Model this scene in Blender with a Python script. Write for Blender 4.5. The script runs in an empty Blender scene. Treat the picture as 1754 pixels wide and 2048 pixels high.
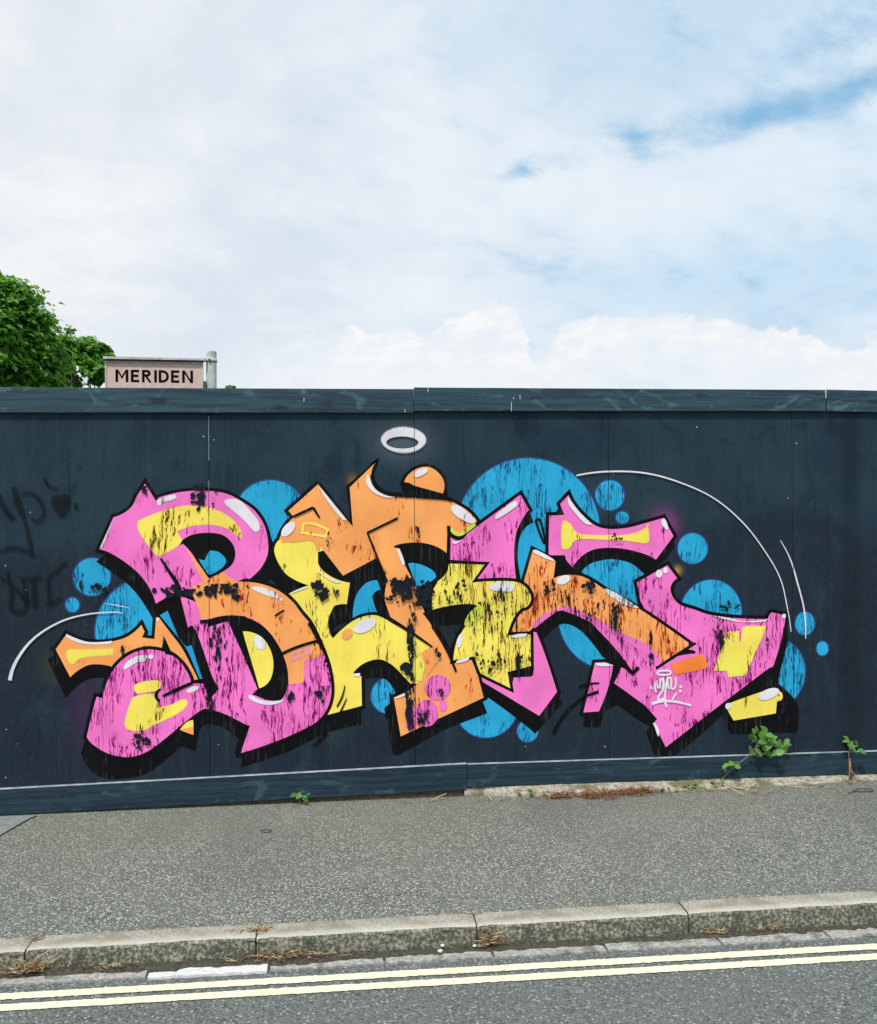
import bpy, bmesh, math, random
from mathutils import Vector, Matrix
from mathutils.geometry import tessellate_polygon

random.seed(7)
scene = bpy.context.scene
COL = scene.collection
R = math.radians

# ------------------------------------------------------------------ camera, sky, sun, exposure
# World frame: the hoarding face is the plane y = 0, x runs along it, z is up, the road is on the -y side.
cam_data = bpy.data.cameras.new('camera')
cam_data.sensor_fit = 'HORIZONTAL'; cam_data.sensor_width = 36.0
cam_data.lens = 36.0 * 1850 / 1754
cam_data.clip_start = 0.05; cam_data.clip_end = 2000
cam = bpy.data.objects.new('camera', cam_data); COL.objects.link(cam)
YAW, PITCH, ROLL = R(7.54004), math.atan(6 / 1850), 0.0045
fw = Vector((math.sin(YAW) * math.cos(PITCH), math.cos(YAW) * math.cos(PITCH), math.sin(PITCH)))
r0 = Vector((math.cos(YAW), -math.sin(YAW), 0)); u0 = r0.cross(fw)
rt = math.cos(ROLL) * r0 - math.sin(ROLL) * u0
up = math.sin(ROLL) * r0 + math.cos(ROLL) * u0
M = Matrix((rt, up, -fw)).transposed().to_4x4()
M.translation = Vector((0.62695, -5.59251, 1.65))
cam.matrix_world = M
scene.camera = cam

SUN_EL, SUN_AZ = 59.0, 208.0        # azimuth clockwise from +y: behind the camera, a little to its left
world = bpy.data.worlds.new('World'); scene.world = world; world.use_nodes = True
sun_data = bpy.data.lights.new('sun', 'SUN'); sun_data.energy = 3.5; sun_data.angle = R(5.0)
sun_data.color = (1.0, 0.965, 0.91)
sun = bpy.data.objects.new('sun', sun_data); COL.objects.link(sun)
sd = Vector((math.sin(R(SUN_AZ)) * math.cos(R(SUN_EL)), math.cos(R(SUN_AZ)) * math.cos(R(SUN_EL)), math.sin(R(SUN_EL))))
sun.rotation_euler = (-sd).to_track_quat('-Z', 'Y').to_euler()
sun.location = (0, -3, 12)
scene.view_settings.view_transform = 'Standard'
scene.view_settings.look = 'None'
scene.view_settings.exposure = 0.0
scene.view_settings.gamma = 1.0
scene.view_settings.use_curve_mapping = False


class NT:
    """short-hand for wiring node trees"""
    def __init__(s, tree):
        s.t = tree; s.t.nodes.clear()
    def n(s, kind, **kw):
        nd = s.t.nodes.new(kind)
        for k, v in kw.items(): setattr(nd, k, v)
        return nd
    def put(s, sock, v):
        if hasattr(v, 'node'): s.t.links.new(v, sock)
        elif v is not None: sock.default_value = v
    def m(s, op, a, b=0.0, c=None, clamp=False):
        nd = s.n('ShaderNodeMath', operation=op, use_clamp=clamp)
        s.put(nd.inputs[0], a); s.put(nd.inputs[1], b)
        if c is not None: s.put(nd.inputs[2], c)
        return nd.outputs[0]
    def vm(s, op, a, b=(0, 0, 0)):
        nd = s.n('ShaderNodeVectorMath', operation=op)
        s.put(nd.inputs[0], a); s.put(nd.inputs[1], b)
        return nd.outputs[0]
    def sep(s, v):
        nd = s.n('ShaderNodeSeparateXYZ'); s.put(nd.inputs[0], v); return nd.outputs
    def comb(s, x, y, z=0.0):
        nd = s.n('ShaderNodeCombineXYZ'); s.put(nd.inputs[0], x); s.put(nd.inputs[1], y); s.put(nd.inputs[2], z)
        return nd.outputs[0]
    def noise(s, v, scale=1.0, detail=2.0, rough=0.5, dist=0.0, out=0):
        nd = s.n('ShaderNodeTexNoise'); s.put(nd.inputs['Vector'], v)
        nd.inputs['Scale'].default_value = scale; nd.inputs['Detail'].default_value = detail
        nd.inputs['Roughness'].default_value = rough; nd.inputs['Distortion'].default_value = dist
        return nd.outputs[out]
    def voro(s, v, scale, feature='F1', rand=1.0):
        nd = s.n('ShaderNodeTexVoronoi', feature=feature); s.put(nd.inputs['Vector'], v)
        nd.inputs['Scale'].default_value = scale; nd.inputs['Randomness'].default_value = rand
        return nd.outputs
    def ramp(s, v, a, b, lo=0.0, hi=1.0, smooth=True):
        nd = s.n('ShaderNodeMapRange', interpolation_type='SMOOTHSTEP' if smooth else 'LINEAR', clamp=True)
        s.put(nd.inputs[0], v); s.put(nd.inputs[1], a); s.put(nd.inputs[2], b); s.put(nd.inputs[3], lo); s.put(nd.inputs[4], hi)
        return nd.outputs[0]
    def mix(s, f, a, b, blend='MIX'):
        nd = s.n('ShaderNodeMix', data_type='RGBA', blend_type=blend)
        s.put(nd.inputs[0], f)
        s.put(nd.inputs[6], (*a, 1) if isinstance(a, tuple) and len(a) == 3 else a)
        s.put(nd.inputs[7], (*b, 1) if isinstance(b, tuple) and len(b) == 3 else b)
        return nd.outputs[2]
    def gauss(s, x, y, cx, cy, rx, ry):
        dx = s.m('DIVIDE', s.m('SUBTRACT', x, cx), rx); dy = s.m('DIVIDE', s.m('SUBTRACT', y, cy), ry)
        q = s.m('ADD', s.m('MULTIPLY', dx, dx), s.m('MULTIPLY', dy, dy))
        return s.m('EXPONENT', s.m('MULTIPLY', q, -1.0)) if False else s.m('POWER', 2.718, s.m('MULTIPLY', q, -1.0))


# --- the sky: clear sky seen through gaps in a high veil of cloud, a bank of cumulus low down
w = NT(world.node_tree)
tc = w.n('ShaderNodeTexCoord')
d = w.vm('NORMALIZE', tc.outputs['Generated'])
dx, dy, dz = w.sep(d)[:3]
DEG = 57.29578
az = w.m('MULTIPLY', w.m('ARCTAN2', dx, dy), DEG)
el = w.m('MULTIPLY', w.m('ARCSINE', dz), DEG)
sky = w.n('ShaderNodeTexSky'); sky.sky_type = 'NISHITA'; sky.sun_disc = False
sky.sun_elevation = R(SUN_EL); sky.sun_rotation = R(SUN_AZ)
sky.air_density = 1.0; sky.dust_density = 0.6; sky.ozone_density = 1.6
zz = w.m('ADD', w.m('ABSOLUTE', dz), 0.42)
plane = w.comb(w.m('DIVIDE', dx, zz), w.m('DIVIDE', dy, zz), 0.0)
rot = w.n('ShaderNodeMapping'); w.put(rot.inputs[0], plane); rot.inputs['Rotation'].default_value = (0, 0, R(-18)); rot.inputs['Scale'].default_value = (1.0, 1.25, 1)
f1 = w.noise(rot.outputs[0], 3.6, 9, 0.56, 0.25)
f2 = w.noise(rot.outputs[0], 12.0, 8, 0.62, 0.3)
f3 = w.noise(rot.outputs[0], 1.6, 5, 0.5, 0.2)
lineel = w.m('MULTIPLY_ADD', az, 0.10, 19.2)
band = w.m('SUBTRACT', el, lineel)
band = w.m('POWER', 2.718, w.m('MULTIPLY', w.m('MULTIPLY', band, band), -0.55))
band = w.m('MULTIPLY', band, w.ramp(az, 9.5, 15.0))
spot = w.gauss(az, el, 4.4, 26.3, 2.6, 1.5)
upper = w.gauss(az, el, 33.0, 25.5, 6.0, 2.5)
thin = w.m('MULTIPLY', w.ramp(az, 3, 20), w.gauss(az, el, 26.0, 13.6, 14.0, 1.9))
gap = w.m('ADD', w.m('MULTIPLY', band, 0.17), w.m('MULTIPLY', spot, 0.22))
for (ca, ce, ra, re_, amp) in ((12.7, 20.3, 1.0, 0.5, 0.36), (20.0, 21.7, 2.0, 0.8, 0.32), (27.3, 22.1, 2.6, 0.7, 0.28), (33.0, 22.9, 2.6, 0.8, 0.31), (8.0, 23.0, 1.8, 1.2, 0.16), (4.0, 18.5, 2.5, 0.6, 0.12)):
    gap = w.m('ADD', gap, w.m('MULTIPLY', w.gauss(az, el, ca, ce, ra, re_), amp))
gap = w.m('ADD', gap, w.m('MULTIPLY', upper, 0.20))
gap = w.m('ADD', gap, w.m('MULTIPLY', thin, 0.08))
f4 = w.noise(rot.outputs[0], 34.0, 6, 0.65, 0.4)
dens = w.m('ADD', w.m('MULTIPLY', f1, 0.45), w.m('ADD', w.m('MULTIPLY', f2, 0.40), w.m('MULTIPLY', f4, 0.15)))
dens = w.m('MULTIPLY_ADD', w.m('SUBTRACT', dens, 0.5), 1.9, w.ramp(az, -10, 16, 0.62, 0.5))
dens = w.m('SUBTRACT', w.m('ADD', dens, 0.24), gap)
alpha = w.ramp(dens, 0.14, 0.70)
tone = w.ramp(w.m('ADD', w.m('MULTIPLY', f3, 0.4), w.m('ADD', w.m('MULTIPLY', f1, 0.4), w.m('MULTIPLY', f2, 0.2))), 0.40, 0.60)
side = w.ramp(az, -25, 34)
veil_a = w.mix(side, (0.76, 0.805, 0.87), (0.57, 0.735, 0.89))
veil_b = w.mix(side, (0.92, 0.935, 0.955), (0.78, 0.87, 0.95))
veil = w.mix(tone, veil_a, veil_b)
veil = w.mix(w.m('MULTIPLY', thin, 0.85), veil, (0.58, 0.76, 0.92))
skyc = w.mix(1.0, sky.outputs[0], (0.115, 0.115, 0.115), 'MULTIPLY')
skyc = w.mix(0.70, skyc, (0.28, 0.60, 0.88))
col = w.mix(alpha, skyc, veil)
# cumulus bank
pa = w.comb(w.m('MULTIPLY', az, 0.16), w.m('MULTIPLY', el, 0.22), 3.7)
pb = w.comb(w.m('MULTIPLY', az, 0.55), w.m('MULTIPLY', el, 0.75), 1.3)
cn = w.m('ADD', w.m('MULTIPLY', w.m('SUBTRACT', w.noise(pa, 1.0, 3, 0.5), 0.5), 5.0), w.m('MULTIPLY', w.m('SUBTRACT', w.noise(pb, 1.0, 5, 0.6), 0.5), 3.6))
top = w.m('ADD', cn, 11.2)
top = w.m('ADD', top, w.m('MULTIPLY', w.gauss(az, el, 10.8, 12.0, 2.2, 9.0), 1.6))
top = w.m('ADD', top, w.m('MULTIPLY', w.gauss(az, el, 17.5, 12.0, 3.0, 9.0), 1.0))
top = w.m('ADD', top, w.m('MULTIPLY', w.gauss(az, el, 24.8, 12.0, 3.0, 9.0), 1.1))
top = w.m('SUBTRACT', top, w.m('MULTIPLY', w.gauss(az, el, 13.9, 11.0, 1.2, 9.0), 2.8))
top = w.m('SUBTRACT', top, w.m('MULTIPLY', w.ramp(az, 28, 32), 1.6))
depth = w.m('SUBTRACT', top, el)
cum = w.m('MULTIPLY', w.ramp(depth, -0.10, 0.50), w.ramp(az, -1.0, 3.0))
cum = w.m('MULTIPLY', cum, w.ramp(depth, 5.0, 1.0, 0.35, 1.0))
puff = w.noise(w.comb(w.m('MULTIPLY', az, 0.5), w.m('MULTIPLY', el, 0.8), 8.0), 1.0, 6, 0.6)
cumc = w.mix(w.ramp(puff, 0.38, 0.62), (0.84, 0.88, 0.935), (0.96, 0.955, 0.955))
col = w.mix(w.m('MULTIPLY', cum, 0.92), col, cumc)
hz = w.ramp(el, 11.5, 6.0, 0.0, 0.55)
col = w.mix(hz, col, (0.88, 0.91, 0.95))
# below the horizon: ground bounce of the far land
col = w.mix(w.ramp(dz, -0.02, 0.0, 1.0, 0.0), col, (0.16, 0.17, 0.15))
col = w.mix(1.0, col, (10, 10, 10), 'MULTIPLY')
bg = w.n('ShaderNodeBackground'); bg.inputs[1].default_value = 0.1; w.put(bg.inputs[0], col)
wo = w.n('ShaderNodeOutputWorld'); w.t.links.new(bg.outputs[0], wo.inputs[0])

# ------------------------------------------------------------------ helpers
def link(o, parent=None):
    COL.objects.link(o)
    if parent: o.parent = parent
    return o

def tag(o, label=None, cat=None, group=None, kind=None):
    if label: o['label'] = label
    if cat: o['category'] = cat
    if group: o['group'] = group
    if kind: o['kind'] = kind
    return o

def empty(name, loc=(0, 0, 0)):
    o = bpy.data.objects.new(name, None); o.empty_display_size = 0.2
    o.location = loc
    return link(o)

def obj(name, bm, mats, parent=None, smooth=False):
    me = bpy.data.meshes.new(name)
    bmesh.ops.recalc_face_normals(bm, faces=bm.faces) if smooth else None
    bm.to_mesh(me); bm.free()
    for m_ in (mats if isinstance(mats, (list, tuple)) else [mats]): me.materials.append(m_)
    if smooth:
        for p in me.polygons: p.use_smooth = True
    return link(bpy.data.objects.new(name, me), parent)

def mesh_obj(name, verts, faces, mats, parent=None, midx=None, smooth=False):
    me = bpy.data.meshes.new(name); me.from_pydata(verts, [], faces)
    for m_ in (mats if isinstance(mats, (list, tuple)) else [mats]): me.materials.append(m_)
    if midx: me.polygons.foreach_set('material_index', midx)
    if smooth: me.polygons.foreach_set('use_smooth', [True] * len(faces))
    me.update()
    return link(bpy.data.objects.new(name, me), parent)

def add_box(bm, x0, x1, y0, y1, z0, z1, top=None, bot=None, mat=0, bevel=0.0):
    """box; top=(zl, zr) / bot=(zl, zr) slope the upper / lower edge along x"""
    tl, tr = top or (z1, z1); bl, br = bot or (z0, z0)
    vs = [bm.verts.new(p) for p in ((x0, y0, bl), (x1, y0, br), (x1, y1, br), (x0, y1, bl), (x0, y0, tl), (x1, y0, tr), (x1, y1, tr), (x0, y1, tl))]
    fs = [bm.faces.new([vs[i] for i in q]) for q in ((0, 1, 5, 4), (1, 2, 6, 5), (2, 3, 7, 6), (3, 0, 4, 7), (4, 5, 6, 7), (3, 2, 1, 0))]
    for f in fs: f.material_index = mat
    if bevel:
        es = list({e for f in fs for e in f.edges})
        bmesh.ops.bevel(bm, geom=es, offset=bevel, segments=2, profile=0.6, affect='EDGES')
    return fs

def add_tube(bm, pts, radii, n=6, mat=0):
    """tapered tube through pts"""
    pts = [Vector(p) for p in pts]; rings = []
    if not isinstance(radii, (list, tuple)): radii = [radii] * len(pts)
    ref = Vector((0.31, 0.77, 0.55))
    for i, p in enumerate(pts):
        t = (pts[min(i + 1, len(pts) - 1)] - pts[max(i - 1, 0)]).normalized()
        a = t.cross(ref); a = a.normalized() if a.length > 1e-4 else Vector((1, 0, 0)); b = t.cross(a)
        rings.append([bm.verts.new(p + (a * math.cos(2 * math.pi * k / n) + b * math.sin(2 * math.pi * k / n)) * radii[i]) for k in range(n)])
    for i in range(len(rings) - 1):
        for k in range(n):
            f = bm.faces.new((rings[i][k], rings[i][(k + 1) % n], rings[i + 1][(k + 1) % n], rings[i + 1][k])); f.material_index = mat; f.smooth = True
    for rg, fl in ((rings[0], True), (rings[-1], False)):
        try:
            f = bm.faces.new(rg[::-1] if fl else rg); f.material_index = mat
        except ValueError: pass

def principled(name):
    m_ = bpy.data.materials.new(name); m_.use_nodes = True
    t = NT(m_.node_tree)
    b = t.n('ShaderNodeBsdfPrincipled'); o = t.n('ShaderNodeOutputMaterial'); t.t.links.new(b.outputs[0], o.inputs[0])
    t.b = b; t.out = o
    return m_, t

def bump(t, h, dist, strength=1.0):
    nd = t.n('ShaderNodeBump'); nd.inputs['Strength'].default_value = strength; nd.inputs['Distance'].default_value = dist
    t.put(nd.inputs['Height'], h); t.put(t.b.inputs['Normal'], nd.outputs[0])

def objco(t):
    return t.n('ShaderNodeTexCoord').outputs['Object']

def scaled(t, v, sc, loc=(0, 0, 0), rot=(0, 0, 0)):
    nd = t.n('ShaderNodeMapping'); t.put(nd.inputs[0], v)
    nd.inputs['Scale'].default_value = sc; nd.inputs['Location'].default_value = loc; nd.inputs['Rotation'].default_value = rot
    return nd.outputs[0]

def simple(name, c, rough=0.6, var=0.12, scale=20.0, metal=0.0, bmp=0.0):
    m_, t = principled(name)
    v = objco(t)
    n = t.noise(v, scale, 4, 0.6)
    t.put(t.b.inputs['Base Color'], t.mix(t.ramp(n, 0.3, 0.7), tuple(x * (1 - var) for x in c), tuple(min(1, x * (1 + var)) for x in c)))
    t.b.inputs['Roughness'].default_value = rough; t.b.inputs['Metallic'].default_value = metal
    if bmp: bump(t, n, bmp)
    return m_

# ------------------------------------------------------------------ materials: hoarding
def mat_panel():
    m_, t = principled('black painted plywood')
    v = objco(t); x, y, z = t.sep(v)[:3]
    big = t.noise(scaled(t, v, (1.3, 1, 1.1)), 1.0, 3, 0.55, 0.6)
    mid = t.noise(scaled(t, v, (6, 1, 3.5)), 1.0, 4, 0.6, 0.8)
    fine = t.noise(scaled(t, v, (60, 1, 22)), 1.0, 3, 0.6)
    c = t.mix(t.ramp(big, 0.35, 0.65), (0.0150, 0.0305, 0.0490), (0.0225, 0.0450, 0.0610))
    # lower area rolled over again with a flatter, greyer black; contrast with the paler top is partly painted sky reflection (its upper edge wanders)
    edge = t.m('MULTIPLY_ADD', t.noise(scaled(t, v, (0.9, 1, 0.4)), 1.0, 2, 0.5), 0.75, 1.18)
    low = t.ramp(t.m('SUBTRACT', edge, z), -0.06, 0.10)
    c = t.mix(t.m('MULTIPLY', low, 0.8), c, (0.0150, 0.0225, 0.0350))
    c = t.mix(t.m('MULTIPLY', t.ramp(mid, 0.52, 0.72), 0.40), c, (0.028, 0.055, 0.070))
    c = t.mix(t.m('MULTIPLY', t.ramp(mid, 0.30, 0.46, 1, 0), 0.5), c, (0.009, 0.017, 0.029))
    c = t.mix(t.m('MULTIPLY', t.ramp(fine, 0.45, 0.75), 0.25), c, (0.042, 0.064, 0.072))
    run = t.noise(scaled(t, v, (16, 1, 0.7)), 1.0, 4, 0.65)
    c = t.mix(t.m('MULTIPLY', t.ramp(run, 0.54, 0.74), 0.35), c, (0.036, 0.062, 0.074))
    c = t.mix(t.m('MULTIPLY', t.ramp(run, 0.28, 0.44, 1, 0), 0.45), c, (0.007, 0.012, 0.020))
    # pale scuffs and specks
    sp = t.noise(scaled(t, v, (34, 1, 30)), 1.0, 2, 0.5)
    c = t.mix(t.m('MULTIPLY', t.ramp(sp, 0.735, 0.79), 0.55), c, (0.11, 0.16, 0.17))
    # a dark streak down the sheet at the far end, and pink/ochre overspray round the lettering
    c = t.mix(t.m('MULTIPLY', t.ramp(t.m('ABSOLUTE', t.m('SUBTRACT', x, 4.06)), 0.02, 0.10, 1, 0), 0.5), c, (0.010, 0.017, 0.024))
    def spray(c, cx, cz, rx, rz, a, colr):
        return t.mix(t.m('MULTIPLY', t.gauss(x, z, cx, cz, rx, rz), a), c, colr)
    c = spray(c, 2.800, 1.570, 0.080, 0.095, 0.70, (0.34, 0.05, 0.30))
    c = spray(c, -0.70, 0.52, 0.10, 0.26, 0.30, (0.10, 0.03, 0.11))
    c = spray(c, -0.90, 0.78, 0.08, 0.10, 0.30, (0.06, 0.065, 0.02))
    c = spray(c, 0.845, 1.86, 0.028, 0.035, 0.8, (0.22, 0.12, 0.02))
    c = spray(c, 2.887, 1.292, 0.028, 0.028, 0.9, (0.42, 0.25, 0.06))
    c = spray(c, 1.155, 2.09, 0.17, 0.11, 0.30, (0.20, 0.24, 0.28))
    t.put(t.b.inputs['Base Color'], c)
    t.put(t.b.inputs['Roughness'], t.ramp(mid, 0.3, 0.7, 0.48, 0.66))
    t.b.inputs['Specular IOR Level'].default_value = 0.05
    bump(t, t.m('ADD', fine, t.m('MULTIPLY', mid, 2.0)), 0.0012, 0.6)
    return m_

def mat_board():
    m_, t = principled('black painted softwood')
    v = objco(t)
    warp = t.noise(scaled(t, v, (1.6, 1, 5)), 1.0, 2, 0.5)
    wz = t.m('MULTIPLY', warp, 0.06)
    xx, yy, zz_ = t.sep(v)[:3]
    gv = t.comb(t.m('MULTIPLY', xx, 2.2), t.m('MULTIPLY', yy, 20.0), t.m('MULTIPLY', t.m('ADD', zz_, wz), 60.0))
    g = t.noise(gv, 1.0, 5, 0.6, 0.6)
    b1 = t.noise(scaled(t, v, (5, 6, 9)), 1.0, 4, 0.6, 1.2)
    c = t.mix(t.ramp(g, 0.35, 0.66), (0.019, 0.042, 0.060), (0.036, 0.078, 0.104))
    c = t.mix(t.m('MULTIPLY', t.ramp(b1, 0.55, 0.72), 0.65), c, (0.095, 0.170, 0.200))
    c = t.mix(t.m('MULTIPLY', t.ramp(b1, 0.30, 0.42, 1, 0), 0.55), c, (0.013, 0.022, 0.032))
    kn = t.voro(scaled(t, v, (2.1, 1.0, 7.0)), 1.0)
    c = t.mix(t.m('MULTIPLY', t.ramp(kn[0], 0.06, 0.16, 1, 0), 0.7), c, (0.010, 0.016, 0.022))
    t.put(t.b.inputs['Base Color'], c)
    t.b.inputs['Roughness'].default_value = 0.55
    t.b.inputs['Specular IOR Level'].default_value = 0.18
    bump(t, g, 0.0015, 0.7)
    return m_

M_PANEL = mat_panel(); M_BOARD = mat_board()
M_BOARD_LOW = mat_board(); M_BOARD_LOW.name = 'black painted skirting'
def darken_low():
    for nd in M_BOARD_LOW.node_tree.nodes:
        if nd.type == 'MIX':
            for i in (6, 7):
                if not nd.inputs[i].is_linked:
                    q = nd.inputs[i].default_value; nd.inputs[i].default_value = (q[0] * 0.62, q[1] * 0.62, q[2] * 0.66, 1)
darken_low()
M_ARRIS = simple('pale board edge', (0.30, 0.34, 0.36), 0.8, 0.3, 14)  # paler grey for the upper face of the bottom boards
M_DARKWOOD = simple('dark timber', (0.010, 0.012, 0.014), 0.8)
M_GRAVELBOARD = simple('stained brown timber', (0.060, 0.045, 0.026), 0.85, 0.5, 30, bmp=0.002)

# paints: colour, what shows in the cracks
PAINT = {
    'pink':   ((0.87, 0.185, 0.555), (0.120, 0.002, 0.075)),
    'pink2':  ((0.84, 0.27, 0.55), (0.30, 0.03, 0.12)),
    'orange': ((0.95, 0.375, 0.115), (0.13, 0.010, 0.004)),
    'orange2':((0.93, 0.235, 0.045), (0.20, 0.02, 0.004)),
    'yellow': ((0.95, 0.745, 0.120), (0.026, 0.020, 0.006)),
    'lime':   ((0.62, 0.70, 0.085), (0.05, 0.05, 0.01)),
    'blue':   ((0.024, 0.370, 0.640), (0.008, 0.040, 0.15)),
    'blue2':  ((0.018, 0.33, 0.64), (0.008, 0.045, 0.14)),
    'white':  ((0.76, 0.74, 0.78), (0.14, 0.12, 0.14)),
    'black':  ((0.0036, 0.0036, 0.0042), (0.030, 0.035, 0.038)),
    'wall':   ((0.014, 0.021, 0.024), (0.010, 0.015, 0.018)),
    'soot':   ((0.0085, 0.0095, 0.0090), (0.010, 0.011, 0.010)),
}
def mat_paint(name, soft=False):
    c0, c1 = PAINT[name]
    m_, t = principled('spray paint ' + name)
    v = objco(t); x, y, z = t.sep(v)[:3]
    at = t.n('ShaderNodeAttribute', attribute_name='wear'); wear = at.outputs['Fac']
    wp = t.m('MULTIPLY', t.m('SUBTRACT', t.noise(scaled(t, v, (7, 1, 5)), 1.0, 3, 0.6), 0.5), 0.07)
    xw = t.m('ADD', x, wp)
    blue = name.startswith('blue')
    n1 = t.noise(t.comb(t.m('MULTIPLY', xw, 20.0), 0.0, t.m('MULTIPLY', z, 1.5)), 1.0, 3, 0.55)
    rings = t.m('ABSOLUTE', t.m('SUBTRACT', t.m('FRACT', t.m('MULTIPLY', n1, 7.0)), 0.5))
    line = t.ramp(rings, 0.05, 0.12, 1, 0)
    patch = t.noise(t.comb(t.m('MULTIPLY', xw, 5.5), 2.0, t.m('MULTIPLY', z, 3.2)), 1.0, 4, 0.62)
    thr = t.m('MULTIPLY_ADD', wear, -0.30, 0.665)
    mask = t.ramp(patch, thr, t.m('ADD', thr, 0.05))
    brk = t.noise(t.comb(t.m('MULTIPLY', x, 60.0), 5.0, t.m('MULTIPLY', z, 26.0)), 1.0, 3, 0.6)
    line = t.m('MULTIPLY', t.m('MULTIPLY', line, mask), t.ramp(brk, 0.40, 0.50))
    n3 = t.noise(t.comb(t.m('MULTIPLY', xw, 80.0), 9.0, t.m('MULTIPLY', z, 7.0)), 1.0, 5, 0.62)
    thr3 = t.m('MULTIPLY_ADD', wear, -0.130, 0.735)
    thr3 = t.m('MULTIPLY_ADD', t.m('SUBTRACT', patch, 0.5), -0.75, thr3)
    blot = t.ramp(n3, thr3, t.m('ADD', thr3, 0.035))
    crack = t.m('MAXIMUM', line, blot)
    if name == 'black':   # worn black: vertical grain where the roller black shows through
        gr = t.noise(t.comb(t.m('MULTIPLY', x, 55.0), 1.0, t.m('MULTIPLY', z, 4.0)), 1.0, 3, 0.6)
        big = t.noise(t.comb(t.m('MULTIPLY', x, 5.0), 4.0, t.m('MULTIPLY', z, 5.0)), 1.0, 3, 0.6)
        crack = t.m('MULTIPLY', t.ramp(gr, 0.50, 0.68), t.ramp(big, 0.45, 0.60))
    grain = t.noise(t.comb(t.m('MULTIPLY', xw, 85.0), 7.0, t.m('MULTIPLY', z, 3.0)), 1.0, 3, 0.6)
    cloud = t.noise(v, 4.0, 3, 0.5)
    base = t.mix(t.ramp(cloud, 0.3, 0.7), tuple(q * 0.88 for q in c0), tuple(min(0.97, q * 1.08) for q in c0))
    if name == 'yellow':
        base = t.mix(t.m('MULTIPLY', t.ramp(t.noise(v, 2.6, 3, 0.5), 0.50, 0.68), 0.32), base, (0.66, 0.74, 0.10))
    base = t.mix(t.m('MULTIPLY', t.ramp(grain, 0.50, 0.74), 0.85 if blue else 0.22), base, tuple(a * 0.62 + b * 0.25 for a, b in zip(c0, c1)))
    halo = t.m('MAXIMUM', t.m('MULTIPLY', t.m('MULTIPLY', t.ramp(rings, 0.08, 0.24, 1, 0), mask), t.ramp(brk, 0.36, 0.48)), t.ramp(n3, t.m('SUBTRACT', thr3, 0.04), t.m('ADD', thr3, 0.02)))
    if name != 'black':
        base = t.mix(t.m('MULTIPLY', halo, 0.80), base, {'pink': (0.48, 0.012, 0.235), 'orange': (0.72, 0.085, 0.012), 'orange2': (0.6, 0.07, 0.01), 'yellow': (0.45, 0.30, 0.04)}.get(name, tuple(a * 0.42 + b * 0.2 for a, b in zip(c0, c1))))
    c = t.mix(t.m('MULTIPLY', crack, 0.80 if blue else 0.95), base, c1)
    t.put(t.b.inputs['Base Color'], c)
    t.b.inputs['Roughness'].default_value = 0.60
    t.b.inputs['Specular IOR Level'].default_value = 0.10
    if name not in ('black', 'wall', 'soot'):
        bump(t, t.m('SUBTRACT', t.m('MULTIPLY', grain, 0.3), crack), 0.0008, 0.6)
    if soft:
        al = t.n('ShaderNodeAttribute', attribute_name='alpha').outputs['Fac']
        nz = t.noise(v, 170.0, 2, 0.5)
        a = t.ramp(t.m('ADD', al, t.m('MULTIPLY', t.m('SUBTRACT', nz, 0.5), 0.5)), 0.12, 0.72)
        a = t.m('MULTIPLY', a, 0.55 if name == 'soot' else 0.96)
        t.put(t.b.inputs['Alpha'], a)
    return m_
MP = {k: mat_paint(k) for k in PAINT}
MP_SOFT = {k: mat_paint(k, True) for k in ('white', 'soot', 'yellow', 'orange', 'orange2', 'lime', 'pink')}
M_RIM = simple('dark blue outline paint', (0.012, 0.030, 0.16), 0.55)
M_PEEL = simple('bare roller black under peeled paint', (0.0110, 0.0145, 0.0215), 0.8, 0.3, 60)
for nd in M_PEEL.node_tree.nodes:
    if nd.type == 'BSDF_PRINCIPLED': nd.inputs['Specular IOR Level'].default_value = 0.08

# ------------------------------------------------------------------ materials: ground
def mat_asphalt(name, dark, light, chipscale, chip_amt, warm):
    m_, t = principled(name)
    v = objco(t)
    v1 = t.voro(v, chipscale); v2 = t.voro(scaled(t, v, (1, 1, 1), (3.1, 1.7, 0)), chipscale * 1.9)
    rnd = t.sep(v1[1])[0]; rnd2 = t.sep(v2[1])[1]
    big = t.noise(v, 1.1, 4, 0.6); mid = t.noise(v, 9.0, 4, 0.6)
    c = t.mix(rnd, dark, tuple(q * 1.9 for q in dark))
    chip = t.m('MULTIPLY', t.ramp(rnd, 1 - chip_amt, 1 - chip_amt * 0.6), t.ramp(v1[0], 0.50, 0.30))
    c = t.mix(chip, c, light)
    chip2 = t.m('MULTIPLY', t.ramp(rnd2, 1 - chip_amt * 0.9, 1 - chip_amt * 0.5), t.ramp(v2[0], 0.45, 0.30))
    c = t.mix(t.m('MULTIPLY', chip2, 0.8), c, tuple(q * 0.85 for q in light))
    pit = t.ramp(v1[0], 0.52, 0.80)
    c = t.mix(t.m('MULTIPLY', pit, 0.75), c, tuple(q * 0.35 for q in dark))
    c = t.mix(t.m('MULTIPLY', t.ramp(big, 0.35, 0.70), 0.28), c, warm)
    c = t.mix(t.m('MULTIPLY', t.ramp(mid, 0.58, 0.75), 0.22), c, tuple(q * 0.5 for q in dark))
    return m_, t, v, c, v1, v2, big

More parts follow.
